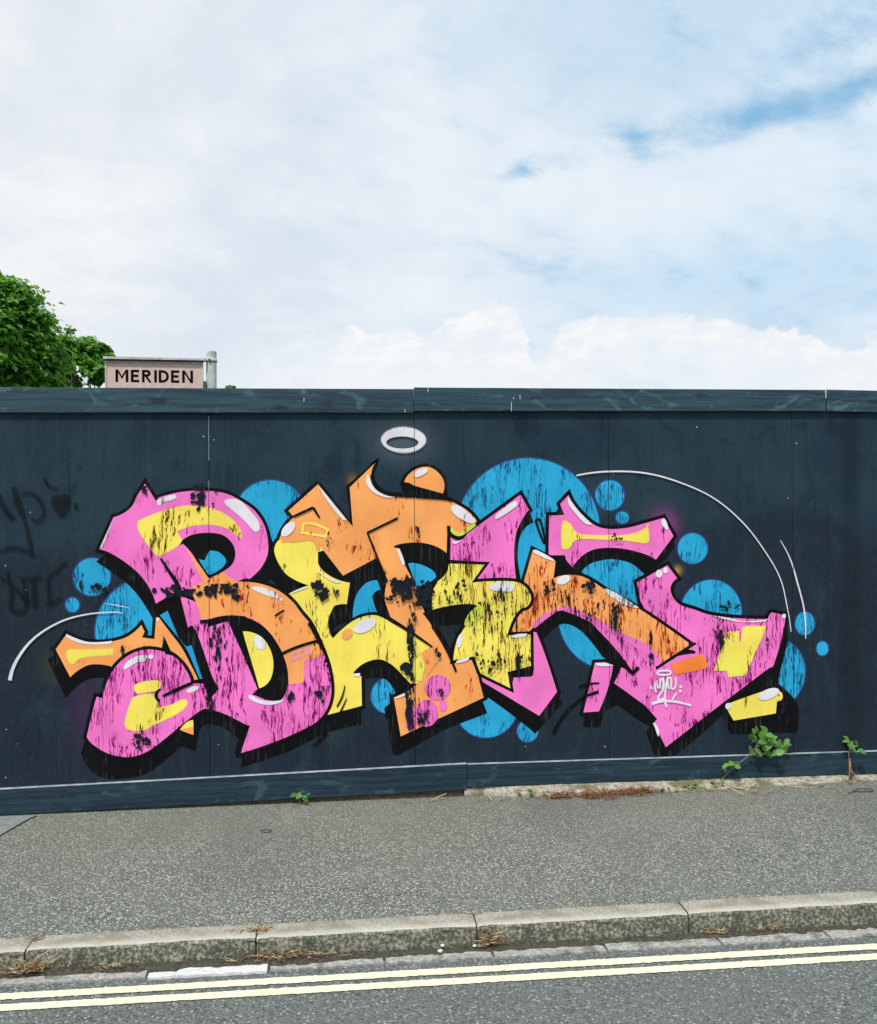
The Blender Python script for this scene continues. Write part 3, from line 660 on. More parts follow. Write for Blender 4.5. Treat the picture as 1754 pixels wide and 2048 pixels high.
# ------------------------------------------------------------------ the painted lettering (wall millimetres: x, z; third value 1 marks a corner)
MURAL = [
('bubble1','E','blue',6,0,[],[106.9,113.3,0],[(-665,1300)]),
('bubble2','E','blue',6,0,[],[41.8,46.2,0],[(-774,1139)]),
('bubble3','E','blue',6,0,[],[311.9,317.6,0],[(-340,979)]),
('bubble4','E','blue',6,0,[],[214.1,217.1,0],[(358,1649)]),
('bubble5','E','blue',6,0,[],[457.7,457.7,0],[(1929,1545)]),
('bubble6','E','blue',6,0,[],[98,98,0],[(2448,1769)]),
('bubble7','E','blue',6,0,[],[45.9,41.4,0],[(2528,1629)]),
('bubble8','E','blue',6,0,[],[102.7,100.5,0],[(2988,1431)]),
('bubble9','E','blue',6,0,[],[206.4,209.7,0],[(3109,1025)]),
('bubble10','E','blue',6,0,[],[339.3,352.2,0],[(2448,1030)]),
('bubble11','E','blue',8,0,[],[70.3,78.1,0],[(3741,942)]),
('bubble12','E','blue',3,0,[],[44.7,49.4,0],[(3860,778)]),
('bubble13','F','blue',9,0,[],[],[(3622,834,1),(3684,788),(3727,721),(3744,640),(3730,552),(3667,455,1),(3636,482,1),(3559,557,1),(3559,623)]),
('bubble14','E','blue',6,0,[],[112.1,112.1,0],[(1060,559)]),
('bubble15','E','blue',6,0,[],[199.4,199.4,0],[(1660,478)]),
('bubble16','E','blue',6,0,[],[69.4,72.5,0],[(1916,315)]),
('B','F','black',4,0,[],[],[(-641,1388,1),(-589,1431,1),(-622,1454,1),(-481,1393),(-397,1319),(-307,1144,1),(-177,1219,1),(-161,1172,1),(-116,1000,1),(-64,969),(-21,840),(18,718),(63,629,1),(7,557,1),(-35,659,1),(-94,667,1),(-38,689,1),(-103,892,1),(-133,883,1),(-175,934,1),(-239,1096,1),(-282,1070,1),(-298,1067,1),(-324,1051,1),(-359,1115),(-417,1202),(-481,1270),(-551,1324)]),
('B','F','black',4,0,[],[],[(-698,380,1),(-729,280,1),(-666,167),(-571,125),(-388,138),(-283,201),(-163,299,1),(-85,267,1),(-59,398,1),(-3,426),(76,400),(168,329,1),(141,243,1),(186,218,1),(180,159,1),(444,238,1),(687,351,1),(892,392,1),(893,502,1),(674,454,1),(606,409),(404,321),(204,257,1),(184,251,1),(227,405,1),(204,423),(102,480),(-3,520),(-42,518),(-108,473),(-258,351),(-355,282),(-459,252),(-574,277),(-663,333)]),
('B','F','black',4,0,[],[],[(-911,829,1),(-870,854,1),(-782,727,1),(-700,787),(-630,795),(-547,780,1),(-579,708,1),(-662,713),(-738,679),(-814,599,1)]),
('B','F','black',4,0,[],[],[(-902,894,1),(-858,913,1),(-851,860,1),(-873,857,1)]),
('E','F','black',4,0,[],[],[(634,1398),(654,1439,1),(786,1293,1),(986,1394,1),(1054,1242,1),(1036,1145,1),(1074,1017,1),(998,1033),(881,1025),(778,958),(723,904,1),(697,1001),(717,1082),(738,1109),(803,1115,1),(824,1245,1),(745,1270),(671,1319)]),
('E','F','black',4,0,[],[],[(358,1536,1),(383,1448),(408,1359),(461,1298),(586,1235,1),(522,1212),(464,1185,1),(374,1258),(351,1346)]),
('E','F','black',4,0,[],[],[(345,1482,1),(365,1401,1),(374,1278,1),(327,1259,1),(247,1260,1),(211,1264,1),(247,1294,1)]),
('R','F','black',4,0,[],[],[(1140,1870,1),(1141,1794,1),(1216,1783,1),(1408,1745,1),(1425,1759,1),(1418,1821,1),(1394,1783,1),(1216,1834,1),(1161,1856,1)]),
('R','F','black',4,0,[],[],[(1030,484,1),(1065,511,1),(1062,580,1),(1093,555,1),(1133,315,1),(1642,535,1),(1635,507,1),(1663,432,1),(1401,344,1),(1112,195,1),(1084,206,1)]),
('R','F','black',4,0,[],[],[(842,701,1),(894,748),(956,775),(1018,777),(1086,738),(1155,667),(1190,626,1),(1246,628,1),(1197,589,1),(1100,561,1),(1086,600),(1045,653),(990,671),(914,663),(897,639,1),(893,684,1)]),
('R','F','black',4,0,[],[],[(1934,1673,1),(1959,1602,1),(1904,1567),(1868,1497),(1859,1385),(1866,1315),(1880,1237,1),(1849,1251,1),(1832,1420),(1840,1540),(1883,1624)]),
('K','F','black',4,0,[],[],[(2038,1658,1),(2064,1648,1),(2059,1404,1),(2164,1399,1),(2204,1325,1),(2266,1395),(2339,1433),(2450,1446),(2561,1435),(2675,1405),(2745,1365,1),(2862,1515,1),(2871,1446,1),(2817,1375,1),(2756,1325,1),(2674,1262,1),(2674,1269),(2590,1338),(2486,1368),(2413,1366),(2317,1341),(2262,1292,1),(2412,1201,1),(2596,1098,1),(2412,1166,1),(2083,1255,1),(2095,1382,1),(2037,1418,1)]),
('K','F','black',4,0,[],[],[(2096,1658,1),(2122,1697,1),(2158,1651,1)]),
('K','F','black',4,0,[],[],[(3608,998,1),(3626,833,1),(3567,622),(3555,564,1),(3419,524),(3197,444,1),(3174,372,1),(3044,261),(2847,117,1),(2757,89,1),(2713,173,1),(2676,281,1),(2702,323,1),(2669,332),(2489,459,1),(2408,426,1),(2461,709,1),(2527,708,1),(2753,695,1),(3199,821,1)]),
('K','F','black',4,0,[],[],[(1955,930,1),(2010,996),(2082,1044),(2155,1057),(2228,1048),(2301,997),(2373,925),(2447,845),(2520,758),(2593,649,1),(2631,676,1),(2586,635,1),(2516,694,1),(2468,709,1),(2391,764,1),(2336,840),(2264,920),(2191,964),(2125,969),(2060,924),(2013,872,1),(1966,926,1)]),
('K','F','black',4,0,[],[],[(1635,626,1),(1989,411,1),(2098,553,1),(2129,559,1),(2116,513,1),(2134,477,1),(1963,296,1),(1856,388),(1671,527,1),(1638,514,1)]),
('K','F','black',4,0,[],[],[(2272,423,1),(2400,426,1),(2378,324,1),(2271,328,1)]),
('K','F','black',4,0,[],[],[(3174,416,1),(3197,459,1),(3543,561,1),(3597,527),(3659,466),(3693,399),(3681,246,1),(3241,251,1),(3219,277),(3181,365,1)]),
'[',
('E','F','orange',3,17.5,[],[],[(496,1641,1),(463,1679,1),(639,1837,1),(846,1581,1),(828,1818,1),(983,1968,1),(957,1890),(981,1825),(1049,1777),(1160,1765),(1408,1746),(1464,1724),(1548,1674),(1603,1615,1),(1576,1570),(1498,1521),(1456,1535),(1429,1588,1),(1427,1386,1),(1406,1320,1),(1227,1198,1),(1289,1031,1),(1449,753,1),(1576,782,1),(1641,529,1),(1130,310,1),(1089,546,1),(1176,582,1),(1232,623,1),(1169,659),(1142,798,1),(1226,845,1),(1088,1014,1),(1074,1024,1),(1033,1145,1),(1047,1249,1),(986,1391,1),(786,1288,1),(671,1440,1),(637,1432,1),(611,1507,1),(408,1506,1),(442,1580)]),
('E','F','yellow',3,17.4,[],[],[(408,1506,1),(385,1475),(380,1434),(408,1359),(461,1291),(582,1233,1),(522,1212),(464,1185,1),(501,1134),(541,1072),(635,913),(669,824),(699,713),(717,604),(701,515),(667,449,1),(896,503,1),(893,681,1),(842,699,1),(894,749),(956,775),(1018,777),(1086,738),(1155,667),(1190,628,1),(1232,630,1),(1260,726,1),(1320,843,1),(1191,932),(1088,993),(998,1042),(936,1046),(854,1020),(778,965),(725,913,1),(703,953),(698,1028),(719,1082),(738,1109),(808,1116,1),(827,1245,1),(745,1268),(671,1315),(637,1364,1),(637,1432,1),(671,1440,1),(611,1507,1)]),
']',
('R','F','orange',1,16.7,[],[],[(1157,1851,1),(1189,1901),(1252,1938),(1314,1941),(1370,1905),(1402,1849),(1394,1781,1),(1216,1830,1),(1188,1847,1)]),
('R','F','pink',6,18.3,[],[],[(1438,1518,1),(1498,1495),(1541,1533,1),(1877,1773,1),(1930,1680,1),(1890,1624),(1850,1540),(1836,1420),(1847,1255,1),(1702,1262),(1596,1244,1),(1667,1359,1),(1434,1377,1)]),
('K','F','pink',2,17.3,[],[],[(1948,927,1),(1973,923,1),(2030,777),(2103,552,1),(1989,406,1),(1635,626,1),(1623,675,1),(1813,575,1),(1828,648,1),(1939,649,1),(1943,708,1)]),
('R','F','yellow',7,16.9,[],[],[(1406,1320,1),(1434,1353,1),(1650,1344,1),(1569,1234,1),(1688,1242),(1852,1235),(1931,1191),(1951,1130),(1931,1074),(1866,1041),(1801,912,1),(1936,922,1),(1938,716,1),(1791,682,1),(1808,582,1),(1623,677,1),(1579,784,1),(1454,762,1),(1474,874),(1524,977),(1595,1067),(1616,1080,1),(1581,1101),(1475,1096),(1405,1084,1),(1324,1043,1),(1325,1182,1),(1360,1244,1)]),
('R','F','black',4,0,[],[],[(1088,1457,1),(1124,1474),(1229,1484),(1326,1468),(1406,1426),(1424,1393,1),(1424,1320),(1399,1278),(1353,1243,1),(1234,1204,1),(1158,1351,1),(1121,1449,1)]),
('R','F','blue',2,0,[],[],[(1179,1357,1),(1228,1357),(1298,1332),(1343,1297),(1346,1269),(1297,1235),(1234,1208,1)]),
('R','F','black',4,0,[],[],[(1266,1054,1),(1420,1094),(1565,1104),(1599,1079),(1534,976),(1471,870),(1440,758,1),(1336,962,1)]),
('R','F','wall',4,0,[],[],[(1364,970,1),(1503,980,1),(1450,871),(1437,832,1)]),
('R','S','black',4,0,[18.4],[],[(1616,1115),(1622,1094),(1616,1067)]),
('E','F','wall',4,0,[],[],[(729,949,1),(744,983),(806,1007,1),(792,985)]),
('E','F','blue',4,0,[],[],[(992,1258,1),(923,1240),(871,1179),(851,1121),(843,1032,1),(909,1060),(991,1065,1),(971,1119),(968,1174),(1012,1201,1)]),
('K','F','pink',3,18.8,[],[],[(2058,1643,1),(2154,1647,1),(2128,1715,1),(2182,1771,1),(2217,1707),(2282,1636),(2355,1579),(2443,1558),(2561,1565),(2676,1593),(2796,1625,1),(2861,1511,1),(2745,1363,1),(2675,1398),(2561,1429),(2450,1441),(2339,1430),(2266,1391),(2204,1322,1),(2164,1368,1),(2158,1397,1),(2053,1398,1)]),
('K','F','pink',6,19.3,[],[],[(2620,1223,1),(2674,1250,1),(2820,1327,1),(2883,1245,1),(2842,1195),(2849,1137),(2898,1079),(2995,1045),(3086,1013),(3238,989),(3391,978),(3488,978,1),(3507,1012),(3523,1016,1),(3609,996,1),(3580,848),(3520,669,1),(3493,661),(3350,563),(3197,460,1),(2803,182,1),(2726,337,1),(2747,361,1),(2670,448,1),(2469,595,1),(2516,692,1),(2586,660,1),(2753,695,1),(2858,749,1),(2994,833,1),(2896,885),(2673,1033),(2673,1047),(2644,1098,1)]),
'[',
('K','F','orange',7,17.3,[],[],[(1954,1432,1),(2097,1361,1),(2083,1250,1),(2120,1268),(2192,1275),(2265,1264),(2338,1229),(2426,1171),(2522,1120),(2673,1031),(2970,826,1),(2756,700,1),(2720,764),(2542,878),(2413,952),(2284,1017),(2173,1066),(2090,1049),(2024,1017),(1948,948,1),(1930,930,1),(1817,928,1),(1877,1044),(1934,1071),(1961,1130),(1940,1194),(1896,1237,1)]),
('K','F','pink',7,0,[],[],[(1937,937,1),(2010,996),(2082,1044),(2155,1055),(2228,1047),(2301,996),(2373,923),(2447,845),(2520,758),(2586,657,1),(2755,696,1),(2783,719,1),(2688,827),(2542,899),(2413,971),(2284,1036),(2157,1081),(2090,1058),(2010,1017,1)]),
']',
('K','F','black',4,0,[],[],[(2754,695,1),(2858,746),(3001,766,1),(2998,783),(2945,794,1),(2858,757)]),
('K','S','black',4,0,[18.1,10.6],[],[(2956,825),(3008,832)]),
('K','F','pink',3,17.6,[],[],[(2345,725,1),(2409,727,1),(2463,708,1),(2430,568),(2369,422,1),(2270,418,1)]),
('K','F','yellow',1,16.8,[],[],[(3198,428,1),(3216,442),(3427,508),(3527,534,1),(3578,504,1),(3581,461),(3546,448,1),(3538,371,1),(3253,335,1)]),
('K','F','black',4,0,[],[],[(1789,681,1),(1958,702,1),(1950,655,1),(1828,648,1),(1815,578,1),(1807,635,1)]),
('K','S','black',4,0,[14.4],[],[(1971,1615),(2000,1616),(2032,1476),(2021,1479),(1971,1615)]),
'[',
('B','F','orange',3,16.4,[],[],[(-867,884,1),(-807,970,1),(-731,933),(-648,918),(-553,923),(-463,951),(-388,1016,1),(-369,975,1),(-385,942,1),(-314,931,1),(-304,1059,1),(-288,1057,1),(-223,966),(-159,877),(-107,775),(-66,690,1),(-101,681,1),(-127,735),(-172,797),(-230,852),(-315,877),(-392,872),(-470,844),(-547,773,1),(-630,792),(-700,784),(-787,721,1)]),
']',
('B','F','pink',4,16.6,[],[],[(-621,1459,1),(-543,1645,1),(-454,1692),(-415,1761,1),(-364,1841,1),(-319,1767,1),(-302,1738,1),(-286,1760,1),(-188,1787),(-90,1799),(2,1798),(107,1780),(209,1724),(272,1673),(322,1591),(343,1496),(338,1414),(301,1340),(241,1280),(207,1247,1),(165,1227,1),(39,1215,1),(-99,1211,1),(-180,1215,1),(-306,1138,1),(-336,1221),(-397,1311),(-481,1385),(-564,1439)]),
'[',
('B','F','pink',7,17,[],[],[(-167,1182,1),(-73,1143,1),(207,1259,1),(307,1244),(407,1202),(488,1134),(531,1076),(588,1003),(632,913),(669,824),(699,727),(714,604),(698,515),(661,451),(606,403),(471,340),(337,291),(204,252,1),(179,246,1),(233,405,1),(204,416),(102,473),(-3,512),(-42,510),(-108,465),(-173,414),(-258,345),(-355,276),(-459,247),(-574,271),(-663,328),(-697,374,1),(-649,577,1),(-639,605,1),(-611,595,1),(-607,538,1),(-597,642),(-547,757),(-470,834),(-386,868),(-315,869),(-224,840),(-159,782),(-115,708),(-107,668,1),(-35,662,1),(-3,564,1),(54,630,1),(10,718),(-29,840),(-75,969),(-101,1009,1),(-122,995,1)]),
('B','F','orange',5,0,[],[],[(-92,1238,1),(-7,1277),(79,1319,1),(158,1261,1),(207,1259),(307,1244),(407,1202),(488,1134),(533,1072),(588,997),(634,906),(669,818,1),(567,802),(543,779,1),(540,650,1),(462,645,1),(452,747),(426,829),(399,884),(353,953),(286,1016),(207,1054),(105,1063),(12,1047,1),(-14,1042,1),(-40,1036,1),(-73,1137),(-99,1191,1)]),
']',
('B','F','black',4,0,[],[],[(-185,1473,1),(-150,1512),(-91,1542),(1,1551),(80,1537),(133,1490),(152,1430),(137,1369),(92,1329),(0,1282,1),(-46,1334),(-91,1419),(-149,1487,1)]),
('B','F','orange',2,0,[],[],[(-148,1483,1),(-91,1412),(0,1278,1),(-26,1263),(-66,1331),(-98,1405,1)]),
('B','F','blue',4,0,[],[],[(1,1445,1),(53,1438),(91,1404),(98,1376),(66,1336),(0,1302,1),(-26,1337),(-59,1397,1),(-26,1388,1)]),
('B','F','black',4,0,[],[],[(-14,1040,1),(12,1045,1),(105,1062),(207,1056),(207,1053),(286,1014),(353,952),(399,883),(426,828),(452,746),(457,645),(438,584),(411,550,1),(338,554),(271,581),(245,589,1),(278,622,1),(206,801,1),(107,1028,1),(-8,995,1)]),
('B','F','yellow',2,0,[],[],[(194,965,1),(246,959),(306,927),(352,858),(371,783),(365,709),(338,655),(288,626,1),(265,711),(206,916,1)]),
('B','F','black',4,0,[],[],[(-263,950,1),(-250,926,1),(-208,831,1),(-250,842,1),(-272,880,1),(-266,913,1)]),
('B','F','yellow',1,0,[],[],[(-170,395,1),(-134,437),(-95,451,1),(-93,413,1)]),
('B','F','orange',1,0,[],[],[(-170,394,1),(-93,413,1),(-93,362,1)]),
('E','Y','orange',3,0,[40.3,47,40.3,26.8],[],[(421,1507),(509,1509),(608,1511),(637,1442)]),
('B','Y','orange',5,0,[20.3,33.9,33.9,27.1],[],[(657,812),(567,800),(543,779),(540,704),(538,653)]),
('K','Y','pink',6,0,[19.6,42.6,49.1,42.6,26.2],[],[(2737,726),(2542,874),(2413,949),(2284,1014),(2125,1070)]),
('K','Y','pink',6,0,[21.7,43.5,43.5,29],[],[(2090,1048),(2024,1015),(1973,975),(1955,955)]),
('E','Y','yellow',5,0,[34.9,55.9,55.9],[],[(1295,795),(1260,726),(1239,644)]),
('B','F','yellow',5,-9,[],[],[(-399,1619,1),(-318,1655),(-221,1688),(-123,1706),(1,1693),(107,1646),(166,1585),(184,1526,1),(133,1565),(80,1592),(1,1605),(-91,1599),(-189,1566,1),(-179,1540),(-160,1512,1),(-183,1480),(-274,1427),(-300,1428,1),(-396,1569)]),
('B','F','yellow',2,-9,[],[],[(-419,663),(-367,679),(-302,683),(-286,673),(-296,640),(-354,628),(-412,623,1),(-425,644)]),
('B','F','yellow',5,-9,[],[],[(-435,587,1),(-387,601),(-322,607,1),(-306,567),(-290,533),(-225,537),(-147,568),(-132,553),(-160,515),(-225,477),(-323,434),(-374,406),(-445,408),(-477,432),(-464,505)]),
('B','F','yellow',1,-8.9,[],[],[(-791,877,1),(-674,874),(-553,876,1),(-553,848,1),(-674,843),(-738,831),(-779,802),(-801,859)]),
('B','C','pink2',4,0,[10.1],[],[(480,815,1),(582,861,1),(589,827,1),(486,782,1)]),
('E','C','yellow',4,0,[14.9],[],[(553,1600,1),(611,1601),(699,1561,1),(682,1524,1),(543,1549,1)]),
('E','S','lime',4,0,[22.5],[],[(1445,1570),(1463,1542),(1498,1532),(1541,1556),(1592,1594)]),
('E','E','orange',4,-10.9,[],[28.7,20.5,-45],[(810,935)]),
('E','F','orange',6,-9.8,[],[],[(1267,809,1),(1324,843,1),(1365,779,1),(1295,684,1)]),
('E','E','pink',8,-11.2,[],[70.1,68.7,0],[(1357,599)]),
('E','E','pink',9,-11.2,[],[64.2,73.3,0],[(1287,445)]),
('E','E','pink',6,-11.1,[],[26.4,62.6,10],[(1200,413)]),
('E','E','pink',4,-11.2,[],[14,26.7,0],[(1390,488)]),
('K','F','yellow',4,-10.2,[],[],[(2150,1601),(2187,1586),(2208,1551),(2252,1521),(2443,1513),(2561,1515),(2676,1552),(2694,1578,1),(2694,1482,1),(2675,1473),(2546,1491),(2443,1496),(2267,1503),(2215,1491),(2179,1445),(2146,1442,1)]),
('K','F','orange2',1,-10.5,[],[],[(2848,699,1),(3047,754,1),(3078,693,1),(3069,679),(2869,646,1)]),
('K','F','yellow',4,-10.7,[],[],[(3215,893,1),(3285,896,1),(3285,830,1),(3312,829,1),(3318,916,1),(3341,926,1),(3462,924,1),(3452,888,1),(3328,627,1),(3224,619,1),(3217,659,1),(3136,662,1)]),
('R','F','lime',4,-9.9,[],[],[(1567,1053,1),(1616,1094,1),(1630,1038),(1559,991,1),(1531,984)]),
('B','F','white',1,0,[],[],[(92,1740),(120,1751),(180,1741),(245,1673),(287,1618),(294,1571,1),(268,1556),(209,1619),(133,1687),(97,1719)]),
('B','F','white',1,0,[],[],[(-621,1464,1),(-595,1524,1),(-542,1638,1),(-563,1583),(-603,1477,1)]),
('B','F','white',5,0,[],[],[(-489,772),(-454,816),(-386,839),(-358,834),(-361,808),(-418,795),(-483,758)]),
('B','F','white',9,0,[],[],[(-295,1742),(-260,1760),(-195,1776),(-188,1756),(-247,1735),(-286,1715)]),
('B','E','white',1,0,[],[13.6,13.6,0],[(-334,829)]),
('B','F','white',1,0,[],[],[(-133,625),(-94,647),(-63,645),(-75,627),(-119,611)]),
('B','F','white',1,0,[],[],[(-807,973,1),(-737,939),(-674,922),(-554,927,1),(-554,911,1),(-661,907),(-737,919),(-808,955,1)]),
('B','F','white',1,0,[],[],[(-302,1057,1),(-288,1054,1),(-288,1037),(-301,1035,1)]),
('B','F','white',1,0,[],[],[(225,586,1),(245,586),(285,561),(351,548),(434,556,1),(405,535),(338,526),(271,542),(231,566)]),
('B','F','white',6,0,[],[],[(248,1224),(307,1225),(387,1190),(406,1162),(367,1166),(274,1202)]),
('B','E','white',1,0,[],[8.7,10.1,0],[(419,1153)]),
('B','E','white',4,0,[],[32,46.7,-35],[(291,897)]),
('E','F','white',1,0,[],[],[(637,1336,1),(677,1289),(779,1251,1),(732,1250),(644,1309)]),
('E','E','white',1,0,[],[53.8,28.2,-48],[(462,1570)]),
('E','F','white',1,0,[],[],[(639,1827,1),(673,1794),(808,1622,1),(781,1628),(679,1760,1)]),
('E','F','white',1,0,[],[],[(933,1896),(930,1842),(974,1787),(1042,1759),(1101,1759,1),(1036,1777),(970,1828),(945,1883)]),
('E','E','white',1,0,[],[72.1,37.8,-25],[(915,986)]),
('E','F','white',1,0,[],[],[(842,699,1),(887,700,1),(883,681,1),(852,685)]),
('E','F','white',4,0,[],[],[(468,1182,1),(522,1212),(582,1228,1),(569,1218),(522,1201)]),
('R','F','white',1,0,[],[],[(1217,1901,1),(1245,1925),(1293,1936),(1300,1918),(1272,1894),(1230,1880)]),
('R','F','white',1,0,[],[],[(1112,1447,1),(1128,1444),(1160,1351,1),(1148,1344,1),(1124,1400)]),
('R','F','white',1,0,[],[],[(1446,1703),(1492,1705),(1562,1653),(1596,1611),(1576,1597),(1534,1610),(1463,1654)]),
('R','F','white',1,0,[],[],[(1718,1623,1),(1726,1653),(1833,1731),(1856,1730,1),(1848,1700),(1733,1625)]),
('R','F','white',1,0,[],[],[(1450,1492,1),(1498,1493),(1548,1535,1),(1491,1483),(1459,1474)]),
('R','F','white',8,0,[],[],[(1709,1231,1),(1774,1234),(1831,1224),(1824,1182),(1759,1179),(1688,1191),(1681,1212)]),
('R','F','white',1,0,[],[],[(1811,905,1),(1858,916,1),(1914,917,1),(1901,899),(1829,894)]),
('R','F','white',1,0,[],[],[(1468,749,1),(1488,766),(1551,780,1),(1544,761),(1480,745)]),
('R','F','white',6,0,[],[],[(1474,874),(1501,926),(1509,901),(1489,839)]),
('R','F','white',1,0,[],[],[(1094,544,1),(1176,580,1),(1169,563),(1101,541,1)]),
('K','F','white',1,0,[],[],[(1954,1430,1),(1976,1432),(2084,1372,1),(2084,1360),(1961,1412)]),
('K','E','white',1,0,[],[45.1,26.2,-20],[(2145,1244)]),
('K','F','white',9,0,[],[],[(2412,1180),(2470,1165),(2559,1113),(2633,1062,1),(2573,1070),(2485,1114)]),
('K','F','white',1,0,[],[],[(2177,1763,1),(2195,1736),(2253,1663),(2333,1586,1),(2289,1592),(2224,1656),(2180,1715)]),
('K','F','white',1,0,[],[],[(2780,1604),(2801,1621),(2825,1562),(2816,1550),(2789,1575)]),
('K','E','white',1,0,[],[22.4,25.4,0],[(2764,1275)]),
('K','E','white',1,0,[],[16.5,19.5,0],[(2805,1296)]),
('K','F','white',5,0,[],[],[(3116,1005,1),(3238,985),(3314,965),(3486,976,1),(3460,959),(3314,961),(3200,979)]),
('K','E','white',1,0,[],[12.4,15.5,0],[(3596,993)]),
('K','F','white',1,0,[],[],[(2717,337,1),(2730,340,1),(2757,257),(2725,323)]),
('K','F','white',1,0,[],[],[(2347,724,1),(2409,725,1),(2463,706,1),(2409,702),(2358,708)]),
('K','E','white',1,0,[],[73.3,32.4,-18],[(3489,497)]),
('K','E','white',1,0,[],[20.6,20.6,0],[(3217,428)]),
('B','S','black',4,0,[13,22.1,25.9],[],[(-277,1404),(-229,1327),(-190,1266),(-167,1215)]),
('B','S','black',4,0,[18.3,22.2,14.4],[],[(-94,671),(-192,630),(-267,596)]),
('B','S','black',4,0,[9.1,19.5,15.6],[],[(-278,639),(-306,607),(-285,567)]),
('B','S','black',4,0,[9.4,13.4],[],[(437,1087),(407,1071),(383,1053)]),
('B','S','black',4,0,[17.4],[],[(423,828),(527,871),(645,901)]),
('B','S','black',4,0,[20.3,20.3,20.3,10.8],[],[(582,1010),(635,913),(662,858),(681,808)]),
('B','E','black',4,0,[],[17.6,17.6,0],[(645,896)]),
('B','E','black',4,0,[],[12.2,12.2,0],[(684,782)]),
('B','E','black',4,0,[],[8.8,8.8,0],[(692,751)]),
('B','S','black',4,0,[23.6,19.7,14.4],[],[(-53,1026),(-21,1030),(-1,1029)]),
('E','S','black',4,0,[16.2,16.2],[],[(493,1644),(611,1699)]),
('E','S','black',4,0,[16.2,9.5],[],[(611,1697),(648,1636)]),
('E','S','black',4,0,[13.7,13.7],[],[(931,1543),(1118,1633)]),
('E','S','black',4,0,[11,15.1],[],[(933,1546),(1051,1247)]),
('E','S','black',4,0,[20.7,18,11.1],[],[(1067,1024),(1191,942),(1324,848)]),
('E','S','black',4,0,[5.5,10.9,9.6],[],[(794,629),(777,561),(746,503)]),
('E','S','black',4,0,[5.5,12.3],[],[(805,552),(768,471)]),
('E','S','black',4,0,[15.1,16.5,20.7,16.5,15.1,9.6],[],[(960,1894),(981,1825),(1049,1783),(1160,1767),(1408,1747),(1450,1731)]),
('R','S','black',4,0,[21.1,18.3,15.5],[],[(1428,1584),(1429,1487),(1427,1376)]),
('R','S','black',4,0,[15.4,16.8,14],[],[(1324,974),(1403,848),(1470,693)]),
('K','S','black',4,0,[10.3,14.7],[],[(2372,599),(2291,592),(2241,576)]),
('K','S','black',4,0,[19.1,16.1],[],[(2366,545),(2287,522)]),
('K','S','black',4,0,[13.2,16.1,17.6,20.5],[],[(2287,522),(2188,454),(2115,365),(2078,295)]),
('B','S','black',4,0,[16.3,19],[],[(687,348),(606,273)]),
('K','S','black',4,0,[25.1,22.2,25.1],[],[(2527,736),(2586,656),(2607,671),(2625,691)]),
('K','F','blue',4,0,[],[],[(1990,1606,1),(1995,1606,1),(2012,1532,1),(2007,1532,1)]),
('B','F','blue2',3,0,[],[],[(-282,1070,1),(-239,1096,1),(-178,938,1)]),
('B','F','blue2',2,0,[],[],[(-133,882,1),(-104,891,1),(-40,691,1),(-56,693,1)]),
('signature','L','white',1,0,[11.2],[],[(2794,665),(2824,663),(2838,651),(2824,640),(2794,638),(2760,641),(2748,653),(2764,663),(2794,665)]),
('signature','L','white',1,0,[11.9],[],[(2741,529),(2740,598),(2758,558),(2775,611),(2779,550)]),
('signature','L','white',1,0,[13.5],[],[(2783,622),(2786,550),(2753,488),(2798,496)]),
('signature','L','white',1,0,[13.5],[],[(2816,625),(2797,500),(2808,435)]),
('signature','L','white',1,0,[12],[],[(2824,549),(2829,621),(2848,547),(2866,620)]),
('signature','L','white',1,0,[13.5],[],[(2872,520),(2845,482)]),
('signature','L','white',1,0,[19.4,14.9,13.4],[],[(2711,459),(2812,474),(2969,440)]),
('signature','E','white',1,0,[],[9.8,9.8,0],[(2901,561)]),
('signature','E','white',1,0,[],[10.5,10.5,0],[(2898,534)]),
('signature','L','white',1,0,[6.7],[],[(2702,574),(2704,553)]),
('signature','L','white',1,0,[6.7],[],[(2713,565),(2715,549)]),
('halo','R','white',1,0,[],[127.9,70.1,97.5,36.6],[(1155,2106)]),
('swoosh1','Y','white',1,0,[14.6,16.1,14.6,13.9,13.1,11.7,10.2,7.3],[],[(2232,1892),(2438,1917),(2678,1907),(2902,1849),(3128,1748),(3318,1595),(3456,1426),(3570,1235),(3620,1031),(3642,891)]),
('swoosh2','Y','white',1,0,[6.2,14,17.1,15.5,9.3],[],[(3572,1477),(3641,1352),(3687,1205),(3732,1029),(3741,845)]),
('swoosh3','Y','white',1,0,[32.8,27.3,19.1,16.4,13.6,10.9,5.5],[],[(-1117,713),(-1081,825),(-987,949),(-844,1041),(-702,1082),(-548,1094),(-492,1087)]),
('swoosh4','Y','white',1,0,[2.6,7.7,2.6],[],[(-590,1145),(-520,1132),(-453,1115)]),
('tag1','Y','soot',4,0,[24.1,26.3,32.9],[],[(-1171,1778),(-1145,1700),(-1092,1635)]),
('tag1','Y','soot',4,0,[26.4,39.6,26.4],[],[(-1096,1824),(-1065,1718),(-1035,1634)]),
('tag1','Y','soot',4,0,[17.7,19.9,19.9,17.7],[],[(-1052,1783),(-981,1778),(-928,1680),(-960,1625),(-995,1643)]),
('tag1','Y','soot',4,0,[17.7,24.3,26.5],[],[(-1033,1625),(-1013,1537),(-991,1420)]),
('tag1','Y','soot',4,0,[17.5,19.7,21.9],[],[(-1172,1450),(-1093,1472),(-1004,1444)]),
('tag1','Y','soot',4,0,[17.8,20,13.3],[],[(-923,1875),(-897,1824),(-839,1815)]),
('tag1','F','soot',4,0,[],[],[(-884,1778,1),(-786,1778,1),(-786,1717),(-833,1638,1),(-884,1717)]),
('tag1','E','soot',4,0,[],[15.2,22.4,0],[(-752,1710)]),
